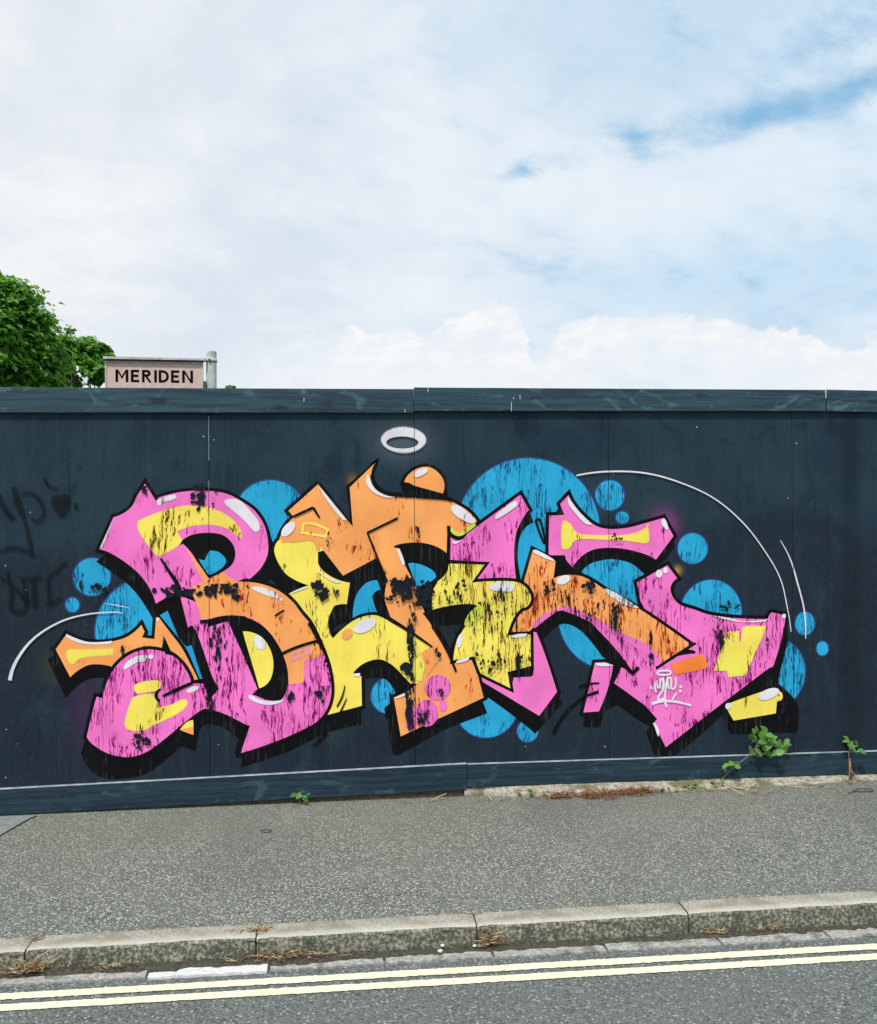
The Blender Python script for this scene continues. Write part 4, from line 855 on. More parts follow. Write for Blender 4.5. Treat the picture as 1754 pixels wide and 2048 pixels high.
('tag2','Y','soot',4,0,[17.6,22,26.4,26.4,22,19.8],[],[(-1133,1339),(-1107,1213),(-1111,1130),(-1080,1102),(-1036,1124),(-1032,1189)]),
('tag2','Y','soot',4,0,[22.1,19.9,17.7],[],[(-1036,1171),(-1089,1246),(-1172,1307)]),
('tag2','Y','soot',4,0,[24.3,26.5],[],[(-1047,1305),(-1021,1143)]),
('tag2','Y','soot',4,0,[19.9,19.9],[],[(-1027,1291),(-938,1304)]),
('tag2','Y','soot',4,0,[24.3,31,31],[],[(-987,1290),(-983,1212),(-979,1128)]),
('tag2','Y','soot',4,0,[20,22.2],[],[(-907,1303),(-899,1159)]),
('tag2','Y','soot',4,0,[24.4,20,17.8],[],[(-921,1145),(-868,1159),(-836,1186)]),
('tag2','Y','soot',4,0,[17.8,20],[],[(-903,1303),(-805,1386)]),
]
PEEL = [
('B',-48,1202,144,26,26,28.8,0.8),
('B',-211,1217,86,29,16,25.7,0.8),
('B',120,1212,116,38,22,26.1,1),
('B',46,888,46,130,26,20.2,2),
('B',2,564,29,72,14,20.2,1.8),
('B',-51,1745,46,52,20,25.9,1.2),
('B',-51,1819,69,23,14,20.1,1),
('B',-384,343,51,45,20,22.6,1),
('B',483,573,27,35,12,20.6,1.6),
('B',652,589,30,42,14,20.8,1.3),
('B',-495,871,17,39,6,16.9,2),
('B',-365,1789,23,28,8,17,1.2),
('bubble1',-637,1235,56,25,16,19.6,0.9),
('bubble1',-724,1239,8,33,3,16.7,2.2),
('bubble9',3218,1063,67,30,16,16.7,0.9),
('E',648,1210,42,42,12,35.7,1.1),
('E',744,1187,18,36,5,17.9,2),
('E',1130,1221,97,36,26,39.5,0.9),
('E',1084,1152,109,21,18,30.3,0.7),
('E',1282,1148,61,61,22,36.8,1),
('E',1245,1195,37,80,14,27.5,1.2),
('E',1195,831,18,116,26,27.4,1.7),
('E',1173,695,24,49,10,30.5,1.3),
('E',1181,498,24,152,30,30.5,1.9),
('E',1242,405,31,31,8,24.4,1.2),
('E',1205,1013,31,92,16,18.3,2),
('E',1235,1559,15,31,6,15.3,1.8),
('E',703,1518,18,60,8,11.9,1.8),
('E',1357,797,18,43,5,15.4,1.5),
('E',1371,568,25,31,8,18.4,1.4),
('E',1279,434,49,49,14,18.4,1.8),
('R',1436,1161,56,49,14,18.5,1.6),
('R',1746,1079,94,125,36,15.6,2.2),
('R',1666,743,94,50,22,21.8,1.5),
('R',1857,738,31,63,14,22,1.8),
('R',1513,1221,37,31,8,18.6,1.3),
('R',1574,945,81,124,22,12.4,2.4),
('K',2062,1201,25,35,9,28.6,1.2),
('K',2298,1204,42,26,10,32.1,0.9),
('K',2465,1004,23,65,12,29.1,1.7),
('K',2701,884,13,46,5,29.4,2.3),
('K',2697,758,20,39,6,22.9,1.4),
('K',2157,1119,128,70,26,15.9,2.4),
('K',2317,1038,96,45,20,16.1,2),
('K',2494,972,45,97,14,16.2,2.2),
('K',3147,887,27,53,14,20,1.6),
('K',2480,1495,39,19,10,16.2,1),
('K',3469,809,10,68,5,20.3,2.6),
('K',3575,416,17,75,12,20.4,1.4),
('K',3168,975,100,27,10,13.4,2),
]


def smooth_path(pts, closed, sub=6):
    P = [Vector((p[0] / 1000.0, p[1] / 1000.0)) for p in pts]; C = [len(p) > 2 for p in pts]; n = len(P)
    out = []
    for i in range(n if closed else n - 1):
        a, b = P[i], P[(i + 1) % n]; ca, cb = C[i], C[(i + 1) % n]
        if not closed:
            ca = ca or i == 0; cb = cb or i == n - 2
        ch = b - a; L = ch.length
        if L < 1e-6: continue
        if ca and cb: out.append(a); continue
        ta = ch if ca else (b - P[i - 1]).normalized() * L
        tb = ch if cb else (P[(i + 2) % n] - a).normalized() * L
        if ca: ta = 2 * ch - tb if not cb else ch; ta = ta.normalized() * L
        if cb: tb = 2 * ch - ta if not ca else ch; tb = tb.normalized() * L
        for k in range(sub):
            t = k / sub; t2, t3 = t * t, t * t * t
            out.append(a * (2 * t3 - 3 * t2 + 1) + ta * (t3 - 2 * t2 + t) + b * (-2 * t3 + 3 * t2) + tb * (t3 - t2))
    if not closed: out.append(P[-1])
    res = []
    for p in out:
        if not res or (p - res[-1]).length > 1e-5: res.append(p)
    if closed and (res[0] - res[-1]).length < 1e-5: res.pop()
    return res

def ellipse_path(c, rx, rz, rot, n=40):
    a = R(-rot)
    return [Vector((c[0] + rx * math.cos(q) * math.cos(a) - rz * math.sin(q) * math.sin(a), c[1] + rx * math.cos(q) * math.sin(a) + rz * math.sin(q) * math.cos(a))) for q in (2 * math.pi * k / n for k in range(n))]

class Paint:
    """one mesh of paint: flat films a hair in front of the boards, cut where the sheets meet"""
    def __init__(s): s.v = []; s.f = []; s.w = []; s.a = []; s.mi = []
    def poly(s, path, y, wear, mi=0):
        b = len(s.v); s.v += [(p.x, y, p.y) for p in path]; s.w += [wear] * len(path); s.a += [1.0] * len(path)
        for t in tessellate_polygon([[Vector((p.x, p.y, 0)) for p in path]]):
            s.f.append(tuple(b + i for i in t)); s.mi.append(mi)
    def ribbon(s, path, widths, y, closed, wear, mi=0, soft=False):
        n = len(path)
        offs = (-1.0, -0.45, 0.45, 1.0) if soft else (-1.0, 1.0)
        b = len(s.v); m_ = len(offs)
        for i, p in enumerate(path):
            p0 = path[i - 1] if (closed or i) else p; p1 = path[(i + 1) % n] if (closed or i < n - 1) else p
            d0 = (p - p0).normalized() if (p - p0).length > 1e-7 else (p1 - p).normalized()
            d1 = (p1 - p).normalized() if (p1 - p).length > 1e-7 else d0
            t = (d0 + d1); t = t.normalized() if t.length > 1e-4 else d0
            nn = Vector((-t.y, t.x)); cs = max(0.5, nn.dot(Vector((-d0.y, d0.x))))
            f = i / max(1, n - 1) * (len(widths) - 1); k = min(int(f), len(widths) - 2) if len(widths) > 1 else 0
            hw = (widths[k] + (widths[k + 1] - widths[k]) * (f - k) if len(widths) > 1 else widths[0]) / 2000.0 / cs
            for o_ in offs:
                q = p + nn * hw * o_; s.v.append((q.x, y, q.y)); s.w.append(wear)
                s.a.append((0.0 if abs(o_) == 1.0 else 1.0) if soft else 1.0)
        for i in range(n if closed else n - 1):
            j = (i + 1) % n
            for k in range(m_ - 1):
                s.f.append((b + i * m_ + k, b + j * m_ + k, b + j * m_ + k + 1, b + i * m_ + k + 1)); s.mi.append(mi)
    def build(s, name, mats, parent):
        bm = bmesh.new(); lw = bm.verts.layers.float.new('wear'); la = bm.verts.layers.float.new('alpha')
        V = []
        for p, w_, a_ in zip(s.v, s.w, s.a):
            q = bm.verts.new(p); q[lw] = w_; q[la] = a_; V.append(q)
        for f, mi in zip(s.f, s.mi):
            try: q = bm.faces.new([V[i] for i in f]); q.material_index = mi
            except ValueError: pass
        xs = [p[0] for p in s.v]
        for J in JOINTS:
            if min(xs) < J < max(xs):
                for c in (J - 0.0018, J + 0.0018):
                    bmesh.ops.bisect_plane(bm, geom=bm.verts[:] + bm.edges[:] + bm.faces[:], plane_co=(c, 0, 0), plane_no=(1, 0, 0), dist=1e-6)
                bad = [f for f in bm.faces if J - 0.0017 < f.calc_center_median().x < J + 0.0017]
                bmesh.ops.delete(bm, geom=bad, context='FACES')
        for f in bm.faces:
            f.normal_update()
            if f.normal.y > 0: f.normal_flip()
        return obj(name, bm, mats, parent)

PARTS = {}      # part -> role -> Paint
SERIAL = [0]
def P_(part, role):
    return PARTS.setdefault(part, {}).setdefault(role, Paint())
def one(part, role):                      # every patch of paint is a piece of its own
    if part.startswith('bubble') or part == 'halo' or part.startswith('swoosh'): return role
    SERIAL[0] += 1
    return role + '#%d' % SERIAL[0]
ROLE = {'pink': 'pink_fill', 'pink2': 'pale_pink_mark', 'orange': 'orange_fill', 'orange2': 'deep_orange_patch', 'yellow': 'yellow_fill', 'lime': 'lime_patch',
        'blue': 'blue_fill', 'blue2': 'blue_sliver', 'white': 'white_highlight', 'black': 'black_shadow', 'wall': 'bare_gap', 'soot': 'soot'}
MATS = {}
INFO = {'B': 'pink and orange painted letter B with a yellow patch', 'E': 'orange and yellow painted letter E',
        'R': 'orange, pink and yellow painted letter R under a half ball', 'K': 'pink and orange painted letter K'}
layer = [0]
def next_y():
    layer[0] += 1
    return -0.0004 - layer[0] * 0.00004
def put(e, phase):
    part, op, col, wr, o, wd, ex, pts = e
    wear = wr / 9.0
    if phase == 'outline':
        if o > 0:
            path = smooth_path(pts, True); ro = one(part, 'black_outline'); P_(part, ro).ribbon(path, [2.3 * o], next_y(), True, 0.3); MATS[(part, ro)] = [MP['black']]
        return
    role = ROLE[col]; mats = [MP[col]]
    if op == 'Y' and part in INFO: role = 'soft_edge'
    if op in 'SC' and col == 'black': role = 'black_line'
    if part in ('signature', 'halo') or part.startswith(('swoosh', 'tag', 'bubble')): role = 'main'
    if part == 'signature' or part.startswith('tag'): role = 'stroke'
    role = one(part, role)
    y = next_y()
    if op == 'F':
        if part.startswith('bubble'):
            path = smooth_path(pts, True); mats = [MP[col], M_RIM]
            P_(part, role).poly(path, y, wear, 0); P_(part, role).ribbon(path, [9.0], next_y(), True, 0.3, 1)
        elif part.startswith('tag'):
            P_(part, role).poly(smooth_path(pts, True), y, wear); mats = [MP_SOFT[col]]
        else:
            path = smooth_path(pts, True)
            if o < 0:
                so = one(part, 'soft_edge'); P_(part, so).ribbon(path, [-2 * o], y, True, wear, soft=True); MATS[(part, so)] = [MP_SOFT[col]]; y = next_y()
            P_(part, role).poly(path, y, wear)
    elif op == 'E':
        n = 56 if ex[0] > 40 else 22
        path = ellipse_path((pts[0][0] / 1000, pts[0][1] / 1000), ex[0] / 1000, ex[1] / 1000, ex[2], n)
        if o < 0:
            so = one(part, 'soft_edge'); P_(part, so).ribbon(path, [-2 * o], y, True, wear, soft=True); MATS[(part, so)] = [MP_SOFT[col]]; y = next_y()
        P_(part, role).poly(path, y, wear)
        if part.startswith('bubble'):
            mats = [MP[col], M_RIM]; P_(part, role).ribbon(path, [9.0], next_y(), True, 0.3, 1)
        if part.startswith('tag'): mats = [MP_SOFT[col]]
    elif op == 'S':
        P_(part, role).ribbon(smooth_path(pts, False, 7), wd, y, False, wear)
    elif op == 'C':
        P_(part, role).ribbon(smooth_path(pts, True, 4), wd, y, True, wear)
    elif op == 'L':
        closed = len(pts) > 4 and pts[0][:2] == pts[-1][:2]
        P_(part, role).ribbon(smooth_path(pts[:-1] if closed else pts, closed, 6), wd, y, closed, wear); 
    elif op == 'Y':
        P_(part, role).ribbon(smooth_path(pts, False, 10), [q * (1.35 if col == 'soot' else 0.82 if part.startswith('swoosh') else 1.0) for q in wd], y, False, wear, soft=True); mats = [MP_SOFT[col]]
    elif op == 'R':
        a = ellipse_path((pts[0][0] / 1000, pts[0][1] / 1000), ex[0] / 1000, ex[1] / 1000, 0, 60)
        b = ellipse_path((pts[0][0] / 1000 - 0.008, pts[0][1] / 1000 - 0.016), ex[2] / 1000, ex[3] / 1000, 0, 60)
        Q = P_(part, role); base = len(Q.v); fr = (-0.55, 0.0, 0.72, 1.0); al = (0.0, 0.75, 1.0, 0.55)
        c0 = Vector((pts[0][0] / 1000, pts[0][1] / 1000))
        for p, q in zip(a, b):
            for f_, al_ in zip(fr, al):
                z = p.lerp(q, f_) if f_ > 0 else p + (p - c0).normalized() * (-f_ * 0.035)
                Q.v.append((z.x, y, z.y)); Q.w.append(0.1); Q.a.append(al_)
        n = 60
        for i in range(n):
            for k in range(3):
                Q.f.append((base + i * 4 + k, base + ((i + 1) % n) * 4 + k, base + ((i + 1) % n) * 4 + k + 1, base + i * 4 + k + 1)); Q.mi.append(0)
        mats = [MP_SOFT[col]]
    MATS.setdefault((part, role), mats)
i = 0
while i < len(MURAL):
    e = MURAL[i]
    if e == '[':
        j = MURAL.index(']', i); grp = MURAL[i + 1:j]
        for q in grp: put(q, 'outline')
        for q in grp: put(q, 'fill')
        i = j + 1; continue
    put(e, 'outline'); put(e, 'fill'); i += 1

# peeled places: ragged flakes of missing paint
rp = random.Random(21)
for part, cx, cz, rx, rz, n, sz, tall in PEEL:
    key = part
    for k in range(int(n * 1.35)):
        x = cx + max(-1.6, min(1.6, rp.gauss(0, 0.55))) * rx; z = cz + max(-1.6, min(1.6, rp.gauss(0, 0.55))) * rz
        r_ = sz * rp.uniform(0.2, 0.8) * (1.25 if k < n * 0.25 else 0.75); m_ = rp.randint(6, 10); a0 = rp.random() * 6
        path = []
        for q in range(m_):
            rr = r_ * rp.choice((0.45, 0.7, 0.9, 1.0, 1.45)); an = a0 + 2 * math.pi * q / m_
            path.append(Vector(((x + rr * math.cos(an) / max(1.0, tall ** 0.6)) / 1000, (z + rr * math.sin(an) * (tall if tall >= 1 else tall + 0.25)) / 1000)))
        P_(key, 'peeled_patch').poly(path, next_y() if k % 3 == 0 else -0.0004 - layer[0] * 0.00004 - 0.00001 * (k % 3), 0.2)
    MATS[(key, 'peeled_patch')] = [M_PEEL]

for part, roles in PARTS.items():
    if 'main' in roles:
        nm = {'bub': 'blue_bubble', 'hal': 'white_halo', 'swo': 'white_swoosh'}[part[:3]]
        root = roles['main'].build(nm, MATS[(part, 'main')], hoard)
    else:
        root = bpy.data.objects.new({'sig': 'white_signature', 'tag': 'faded_dark_tag'}.get(part[:3], 'graffiti_letter'), None); link(root, hoard)
        if part in INFO: root['label'] = INFO[part]
    for role, pt in roles.items():
        if role == 'main': continue
        o = pt.build(role.split('#')[0], MATS[(part, role)], root)
        if role == 'peeled_patch': o['kind'] = 'stuff'

# ------------------------------------------------------------------ street name sign behind the hoarding
M_PLATE = mat_rough('faded pinkish sign enamel', (0.58, 0.42, 0.37), (0.68, 0.51, 0.45), 22.0, 0.0005, (0.54, 0.46, 0.41), 9.0)
M_FRAME = mat_rough('weathered white sign frame', (0.40, 0.39, 0.36), (0.58, 0.57, 0.54), 18.0, 0.001)
M_POST = mat_rough('galvanised grey post', (0.38, 0.41, 0.41), (0.52, 0.55, 0.54), 9.0, 0.0006, (0.30, 0.32, 0.30), 4.0)
M_INK = simple('sign black', (0.006, 0.003, 0.003), 0.8)
for nd in M_INK.node_tree.nodes:
    if nd.type == 'BSDF_PRINCIPLED': nd.inputs['Specular IOR Level'].default_value = 0.05
M_CAPUNDER = simple('dark cap', (0.10, 0.085, 0.075), 0.7, 0.4, 30)  # dark brown for the strip below the cap, bolt and lower clamp
sign = empty('street_sign', (-0.151, 1.54, -0.1))
tag(sign, 'old faded pink street name plate on a grey post, reading MERIDEN, rising above the hoarding', 'street sign')
SO = Vector((-0.151, 1.54, -0.1))
def S(x, y, z): return (x - SO.x, y - SO.y, z - SO.z)
bm = bmesh.new()
add_tube(bm, [S(-0.151, 1.54, -0.3), S(-0.151, 1.54, 2.884), S(-0.151, 1.54, 2.890), S(-0.151, 1.54, 2.893)], [0.0385, 0.0385, 0.037, 0.030], 24)
obj('post', bm, M_POST, sign)
bm = bmesh.new(); add_box(bm, *[S(-0.902, 0, 0)[0], S(-0.219, 0, 0)[0]], 1.500 - SO.y, 1.504 - SO.y, 2.545 - SO.z, 2.786 - SO.z); obj('plate', bm, M_PLATE, sign)
bm = bmesh.new()
for (x0, x1, z0, z1) in ((-0.914, -0.902, 2.535, 2.800), (-0.219, -0.207, 2.535, 2.800)):
    add_box(bm, x0 - SO.x, x1 - SO.x, 1.494 - SO.y, 1.516 - SO.y, z0 - SO.z, z1 - SO.z)
add_box(bm, -0.902 - SO.x, -0.219 - SO.x, 1.494 - SO.y, 1.516 - SO.y, 2.7875 - SO.z, 2.800 - SO.z)
add_box(bm, -0.902 - SO.x, -0.219 - SO.x, 1.494 - SO.y, 1.516 - SO.y, 2.532 - SO.z, 2.544 - SO.z)
obj('frame', bm, M_FRAME, sign)
bm = bmesh.new(); add_box(bm, -0.922 - SO.x, -0.195 - SO.x, 1.470 - SO.y, 1.535 - SO.y, 2.811 - SO.z, 2.828 - SO.z, top=(2.829 - SO.z, 2.824 - SO.z)); obj('cap', bm, M_FRAME, sign)
bm = bmesh.new(); add_box(bm, -0.910 - SO.x, -0.205 - SO.x, 1.485 - SO.y, 1.525 - SO.y, 2.8005 - SO.z, 2.8105 - SO.z); obj('cap_strip', bm, M_CAPUNDER, sign)
bm = bmesh.new()
add_tube(bm, [S(-0.151, 1.54, 2.806), S(-0.151, 1.54, 2.834)], 0.0425, 24)
add_box(bm, -0.225 - SO.x, -0.185 - SO.x, 1.487 - SO.y, 1.53 - SO.y, 2.812 - SO.z, 2.832 - SO.z)
obj('clamp', bm, M_POST, sign)
bm = bmesh.new(); bmesh.ops.create_cone(bm, cap_ends=True, segments=6, radius1=0.010, radius2=0.010, depth=0.012, matrix=Matrix.Translation(S(-0.160, 1.491, 2.820)) @ Matrix.Rotation(R(90), 4, 'X')); obj('bolt', bm, M_CAPUNDER, sign)
bm = bmesh.new(); add_box(bm, -0.206 - SO.x, -0.188 - SO.x, 1.497 - SO.y, 1.53 - SO.y, 2.60 - SO.z, 2.66 - SO.z); obj('clamp', bm, M_CAPUNDER, sign)
H = 0.092; W = 0.0190                                    # letter height, stroke
def bar(a, b, wd=W):
    a, b = Vector(a), Vector(b); t = (b - a).normalized(); n = Vector((-t.y, t.x)) * wd / 2
    return [a - n, b - n, b + n, a + n]
def ring(cx, cz, rx, rz, a0, a1, wd=W, n=10):
    o_ = []; i_ = []
    for k in range(n + 1):
        an = R(a0 + (a1 - a0) * k / n)
        o_.append(Vector((cx + rx * math.cos(an), cz + rz * math.sin(an)))); i_.append(Vector((cx + (rx - wd) * math.cos(an), cz + (rz - wd * 0.92) * math.sin(an))))
    return [[o_[k], o_[k + 1], i_[k + 1], i_[k]] for k in range(n)]
h = W / 2
def let_M(w_): return [[Vector((0, 0)), Vector((W, 0)), Vector((W, H)), Vector((0, H))], [Vector((w_ - W, 0)), Vector((w_, 0)), Vector((w_, H)), Vector((w_ - W, H))],
                       [Vector((W, H)), Vector((W, H - 0.022)), Vector((w_ / 2, 0.022)), Vector((w_ / 2, 0.045))], [Vector((w_ / 2, 0.045)), Vector((w_ / 2, 0.022)), Vector((w_ - W, H - 0.022)), Vector((w_ - W, H))]]
def let_E(w_): return [[Vector((0, 0)), Vector((W, 0)), Vector((W, H)), Vector((0, H))]] + [[Vector((W, z)), Vector((x, z)), Vector((x, z + W * 0.93)), Vector((W, z + W * 0.93))] for z, x in ((0, w_), (H / 2 - h + 0.002, w_ * 0.9), (H - W * 0.93, w_))]
def let_D(w_): return [[Vector((0, 0)), Vector((W, 0)), Vector((W, H)), Vector((0, H))], [Vector((W, H - W * .92)), Vector((w_ - H / 2, H - W * .92)), Vector((w_ - H / 2, H)), Vector((W, H))], [Vector((W, 0)), Vector((w_ - H / 2, 0)), Vector((w_ - H / 2, W * .92)), Vector((W, W * .92))]] + ring(w_ - H / 2, H / 2, H / 2, H / 2, -90, 90, n=14)
def let_R(w_):
    cz = H * 0.735; rz = H - cz
    return [[Vector((0, 0)), Vector((W, 0)), Vector((W, H)), Vector((0, H))], [Vector((W, H - W * .92)), Vector((w_ - 0.030, H - W * .92)), Vector((w_ - 0.030, H)), Vector((W, H))],
            [Vector((W, cz - rz)), Vector((w_ - 0.030, cz - rz)), Vector((w_ - 0.030, cz - rz + W * .92)), Vector((W, cz - rz + W * .92))]] + ring(w_ - 0.030, cz, 0.027, rz, -90, 90) + [[Vector((0.022, cz - rz - 0.0004)), Vector((w_ - 0.016, 0)), Vector((w_ + 0.002, 0)), Vector((0.041, cz - rz - 0.0004))]]
def let_I(w_): return [[Vector((0, 0)), Vector((W, 0)), Vector((W, H)), Vector((0, H))]]
def let_N(w_): return [[Vector((0, 0)), Vector((W, 0)), Vector((W, H)), Vector((0, H))], [Vector((w_ - W, 0)), Vector((w_, 0)), Vector((w_, H)), Vector((w_ - W, H))], [Vector((W, H)), Vector((W, H - 0.024)), Vector((w_ - W, 0)), Vector((w_ - W, 0.024))]]
for fn, x0, x1 in ((let_M, -0.840, -0.748), (let_E, -0.730, -0.670), (let_R, -0.650, -0.584), (let_I, -0.562, -0.546), (let_D, -0.530, -0.456), (let_E, -0.441, -0.380), (let_N, -0.360, -0.281)):
    bm = bmesh.new()
    for q in fn(x1 - x0):
        lo = [bm.verts.new(S(x0 + p.x, 1.4985, 2.6455 + p.y)) for p in q]; hi = [bm.verts.new(S(x0 + p.x, 1.4997, 2.6455 + p.y)) for p in q]
        bm.faces.new(lo)
        for k in range(len(lo)): bm.faces.new((lo[k], hi[k], hi[(k + 1) % len(lo)], lo[(k + 1) % len(lo)]))
    obj('letter', bm, M_INK, sign)

# ------------------------------------------------------------------ trees beyond the hoarding
def mat_leaf(name, a, b, trans=0.3):
    m_ = bpy.data.materials.new(name); m_.use_nodes = True; t = NT(m_.node_tree)
    v = objco(t); at = t.n('ShaderNodeAttribute', attribute_name='tint')
    c = t.mix(at.outputs['Fac'], a, b)
    p = t.n('ShaderNodeBsdfPrincipled'); t.put(p.inputs['Base Color'], c); p.inputs['Roughness'].default_value = 0.5
    p.inputs['Specular IOR Level'].default_value = 0.35
    tr = t.n('ShaderNodeBsdfTranslucent'); t.put(tr.inputs[0], t.mix(0.5, c, (0.20, 0.42, 0.03)))
    mx = t.n('ShaderNodeMixShader'); mx.inputs[0].default_value = trans
    t.t.links.new(p.outputs[0], mx.inputs[1]); t.t.links.new(tr.outputs[0], mx.inputs[2])
    o = t.n('ShaderNodeOutputMaterial'); t.t.links.new(mx.outputs[0], o.inputs[0])
    return m_
M_TREELEAF = mat_leaf('tree leaf', (0.042, 0.175, 0.022), (0.210, 0.500, 0.070), 0.50)
M_BARK = mat_rough('bark', (0.035, 0.028, 0.020), (0.085, 0.070, 0.050), 12.0, 0.02)

def tree(label, base, trunk_h, centre, rad, lumps, clumps, per, leaf, seed, extra=()):
    rn = random.Random(seed)
    t = empty('tree', base); tag(t, label, 'tree', 'trees beyond the hoarding')
    B = Vector(base); Cn = Vector(centre) - B
    bm = bmesh.new()
    r_ = max(0.1, rad[0] * 0.07)
    add_tube(bm, [(0, 0, -0.3), (0.03, 0.02, trunk_h * 0.5), (Cn.x * 0.5, Cn.y * 0.5, trunk_h), (Cn.x, Cn.y, Cn.z), (Cn.x, Cn.y, Cn.z + rad[2] * 0.6)], [r_ * 1.3, r_, r_ * 0.85, r_ * 0.5, r_ * 0.15], 10)
    for k in range(9):
        a = k * 2.4; e = rn.uniform(0.2, 0.9); q = Cn + Vector((rad[0] * 0.75 * math.cos(a) * math.cos(e), rad[1] * 0.75 * math.sin(a) * math.cos(e), rad[2] * 0.7 * math.sin(e) - rad[2] * 0.1))
        s = Vector((Cn.x * 0.6, Cn.y * 0.6, trunk_h * 0.95)); add_tube(bm, [s, s.lerp(q, 0.5) + Vector((0, 0, 0.15)), q], [r_ * 0.5, r_ * 0.3, r_ * 0.08], 7)
    obj('trunk', bm, M_BARK, t)
    # lumps: sub-masses of the crown; leaves hang in drooping sprays over each lump
    L = []
    for k in range(lumps):
        u = rn.uniform(-0.75, 1); a = rn.uniform(0, 6.283); q = math.sqrt(max(0, 1 - u * u)); s = rn.uniform(0.62, 0.84)
        L.append((Cn + Vector((rad[0] * q * math.cos(a) * s, rad[1] * q * math.sin(a) * s, rad[2] * u * s)), rn.uniform(0.22, 0.38) * rad[0]))
    L += [(Vector(e[:3]) - B, e[3]) for e in extra for _ in range(2)]
    vs = []; fs = []; tint = []
    for k in range(clumps):
        c, lr = L[k % len(L)]
        u = rn.uniform(-0.6, 1); a = rn.uniform(0, 6.283); q = math.sqrt(max(0, 1 - u * u)); rr = lr * rn.uniform(0.72, 1.06)
        nrm = Vector((q * math.cos(a), q * math.sin(a), u)); p = c + Vector((nrm.x * rr, nrm.y * rr, nrm.z * rr * 0.85))
        out = (nrm + Vector((0, 0, 0.25))).normalized(); ct = rn.uniform(0.1, 0.9)
        for j in range(per):
            d_ = Vector((rn.gauss(0, 1), rn.gauss(0, 1), rn.gauss(0, 0.55))) * lr * 0.17
            o_ = p + d_ - Vector((0, 0, 0.25 * d_.length))
            n_ = (out * 1.1 + Vector((rn.gauss(0, 0.55), rn.gauss(0, 0.55), rn.gauss(0, 0.35) + 0.85))).normalized()
            x_ = n_.cross(Vector((rn.gauss(0, 1), rn.gauss(0, 1), rn.gauss(0, 0.4)))).normalized(); y_ = n_.cross(x_)
            s = leaf * rn.uniform(0.65, 1.25); b = len(vs)
            vs += [tuple(o_ - x_ * s * 0.55), tuple(o_ + y_ * s * 0.36 + n_ * s * 0.08), tuple(o_ + x_ * s * 0.6 - n_ * s * 0.12), tuple(o_ - y_ * s * 0.36 + n_ * s * 0.08)]
            fs.append((b, b + 1, b + 2, b + 3)); tv = max(0, min(1, ct + rn.gauss(0, 0.2))); tint += [tv] * 4
    o = mesh_obj('crown', vs, fs, M_TREELEAF, t)
    at = o.data.attributes.new('tint', 'FLOAT', 'POINT'); at.data.foreach_set('value', tint)
    return t
tree('tall broad green tree at the left edge, rising well above the hoarding', (-7.4, 14.2, -0.1), 1.9, (-7.22, 14.0, 4.58), (2.75, 2.6, 1.95), 80, 3100, 24, 0.125, 3, [(-5.25, 13.2, 5.85, 0.52), (-5.0, 13.3, 5.4, 0.5), (-4.85, 13.5, 4.95, 0.45), (-4.85, 13.6, 4.45, 0.45), (-5.65, 13.0, 5.95, 0.5), (-5.4, 12.9, 5.2, 0.55), (-5.3, 12.9, 4.6, 0.5)])
tree('lower leafy tree just behind the left end of the street sign', (-5.6, 20.2, -0.1), 2.4, (-5.70, 20.0, 5.10), (1.2, 1.2, 1.45), 26, 700, 22, 0.14, 5)
tree('small tree whose tip barely shows above the hoarding right of the sign post', (-2.0, 22.0, -0.1), 3.0, (-2.02, 22.0, 4.93), (0.55, 0.55, 0.72), 10, 150, 20, 0.13, 8)

# ------------------------------------------------------------------ plants and litter
M_WEEDLEAF = mat_leaf('weed leaf', (0.050, 0.175, 0.030), (0.150, 0.330, 0.060), 0.25)
M_LEAFPALE = mat_leaf('low weed leaf', (0.10, 0.17, 0.035), (0.24, 0.32, 0.09), 0.25)
M_STEM = simple('pale stem', (0.24, 0.20, 0.12), 0.7)
M_STRAW = simple('dry straw', (0.46, 0.37, 0.21), 0.8, 0.35, 40)
M_RUST = simple('dead brown weed', (0.23, 0.095, 0.045), 0.85, 0.5, 50)

def leaf_mesh(name, length, width, mat, tv, rn):
    """one leaf: pointed oval with a folded midrib, lying along +x, facing +z"""
    N = 6; vs = []; fs = []
    for i in range(N + 1):
        f = i / N; wv = width * (math.sin(math.pi * min(1, f * 1.02) ** 0.8) ** 0.9) * 0.5 if 0 < i < N else 0.0
        z = -length * 0.22 * f * f
        vs += [(length * f, -wv, z + wv * 0.35), (length * f, 0, z), (length * f, wv, z + wv * 0.35)]
        if i: a = (i - 1) * 3; fs += [(a, a + 3, a + 4, a + 1), (a + 1, a + 4, a + 5, a + 2)]
    me = bpy.data.meshes.new(name); me.from_pydata(vs, [], fs); me.materials.append(mat)
    me.polygons.foreach_set('use_smooth', [True] * len(fs))
    at = me.attributes.new('tint', 'FLOAT', 'POINT'); at.data.foreach_set('value', [tv] * len(vs)); me.update()
    return me
LEAVES = [leaf_mesh('leaf', 1.0, wd, M_WEEDLEAF, tv, random) for wd in (0.58, 0.70) for tv in (0.05, 0.35, 0.65, 0.95)]
LOWLEAVES = [leaf_mesh('leaf', 1.0, 0.5, M_LEAFPALE, tv, random) for tv in (0.1, 0.5, 0.9)]
def put_leaf(parent, base, p, direction, size, normal, meshes, rn):
    o = bpy.data.objects.new('leaf', rn.choice(meshes)); link(o, parent)
    x_ = Vector(direction).normalized(); n_ = Vector(normal).normalized(); y_ = n_.cross(x_).normalized(); n_ = x_.cross(y_)
    m_ = Matrix((x_, y_, n_)).transposed().to_4x4() @ Matrix.Scale(size, 4); m_.translation = Vector(p) - Vector(base)
    o.matrix_local = m_
    return o
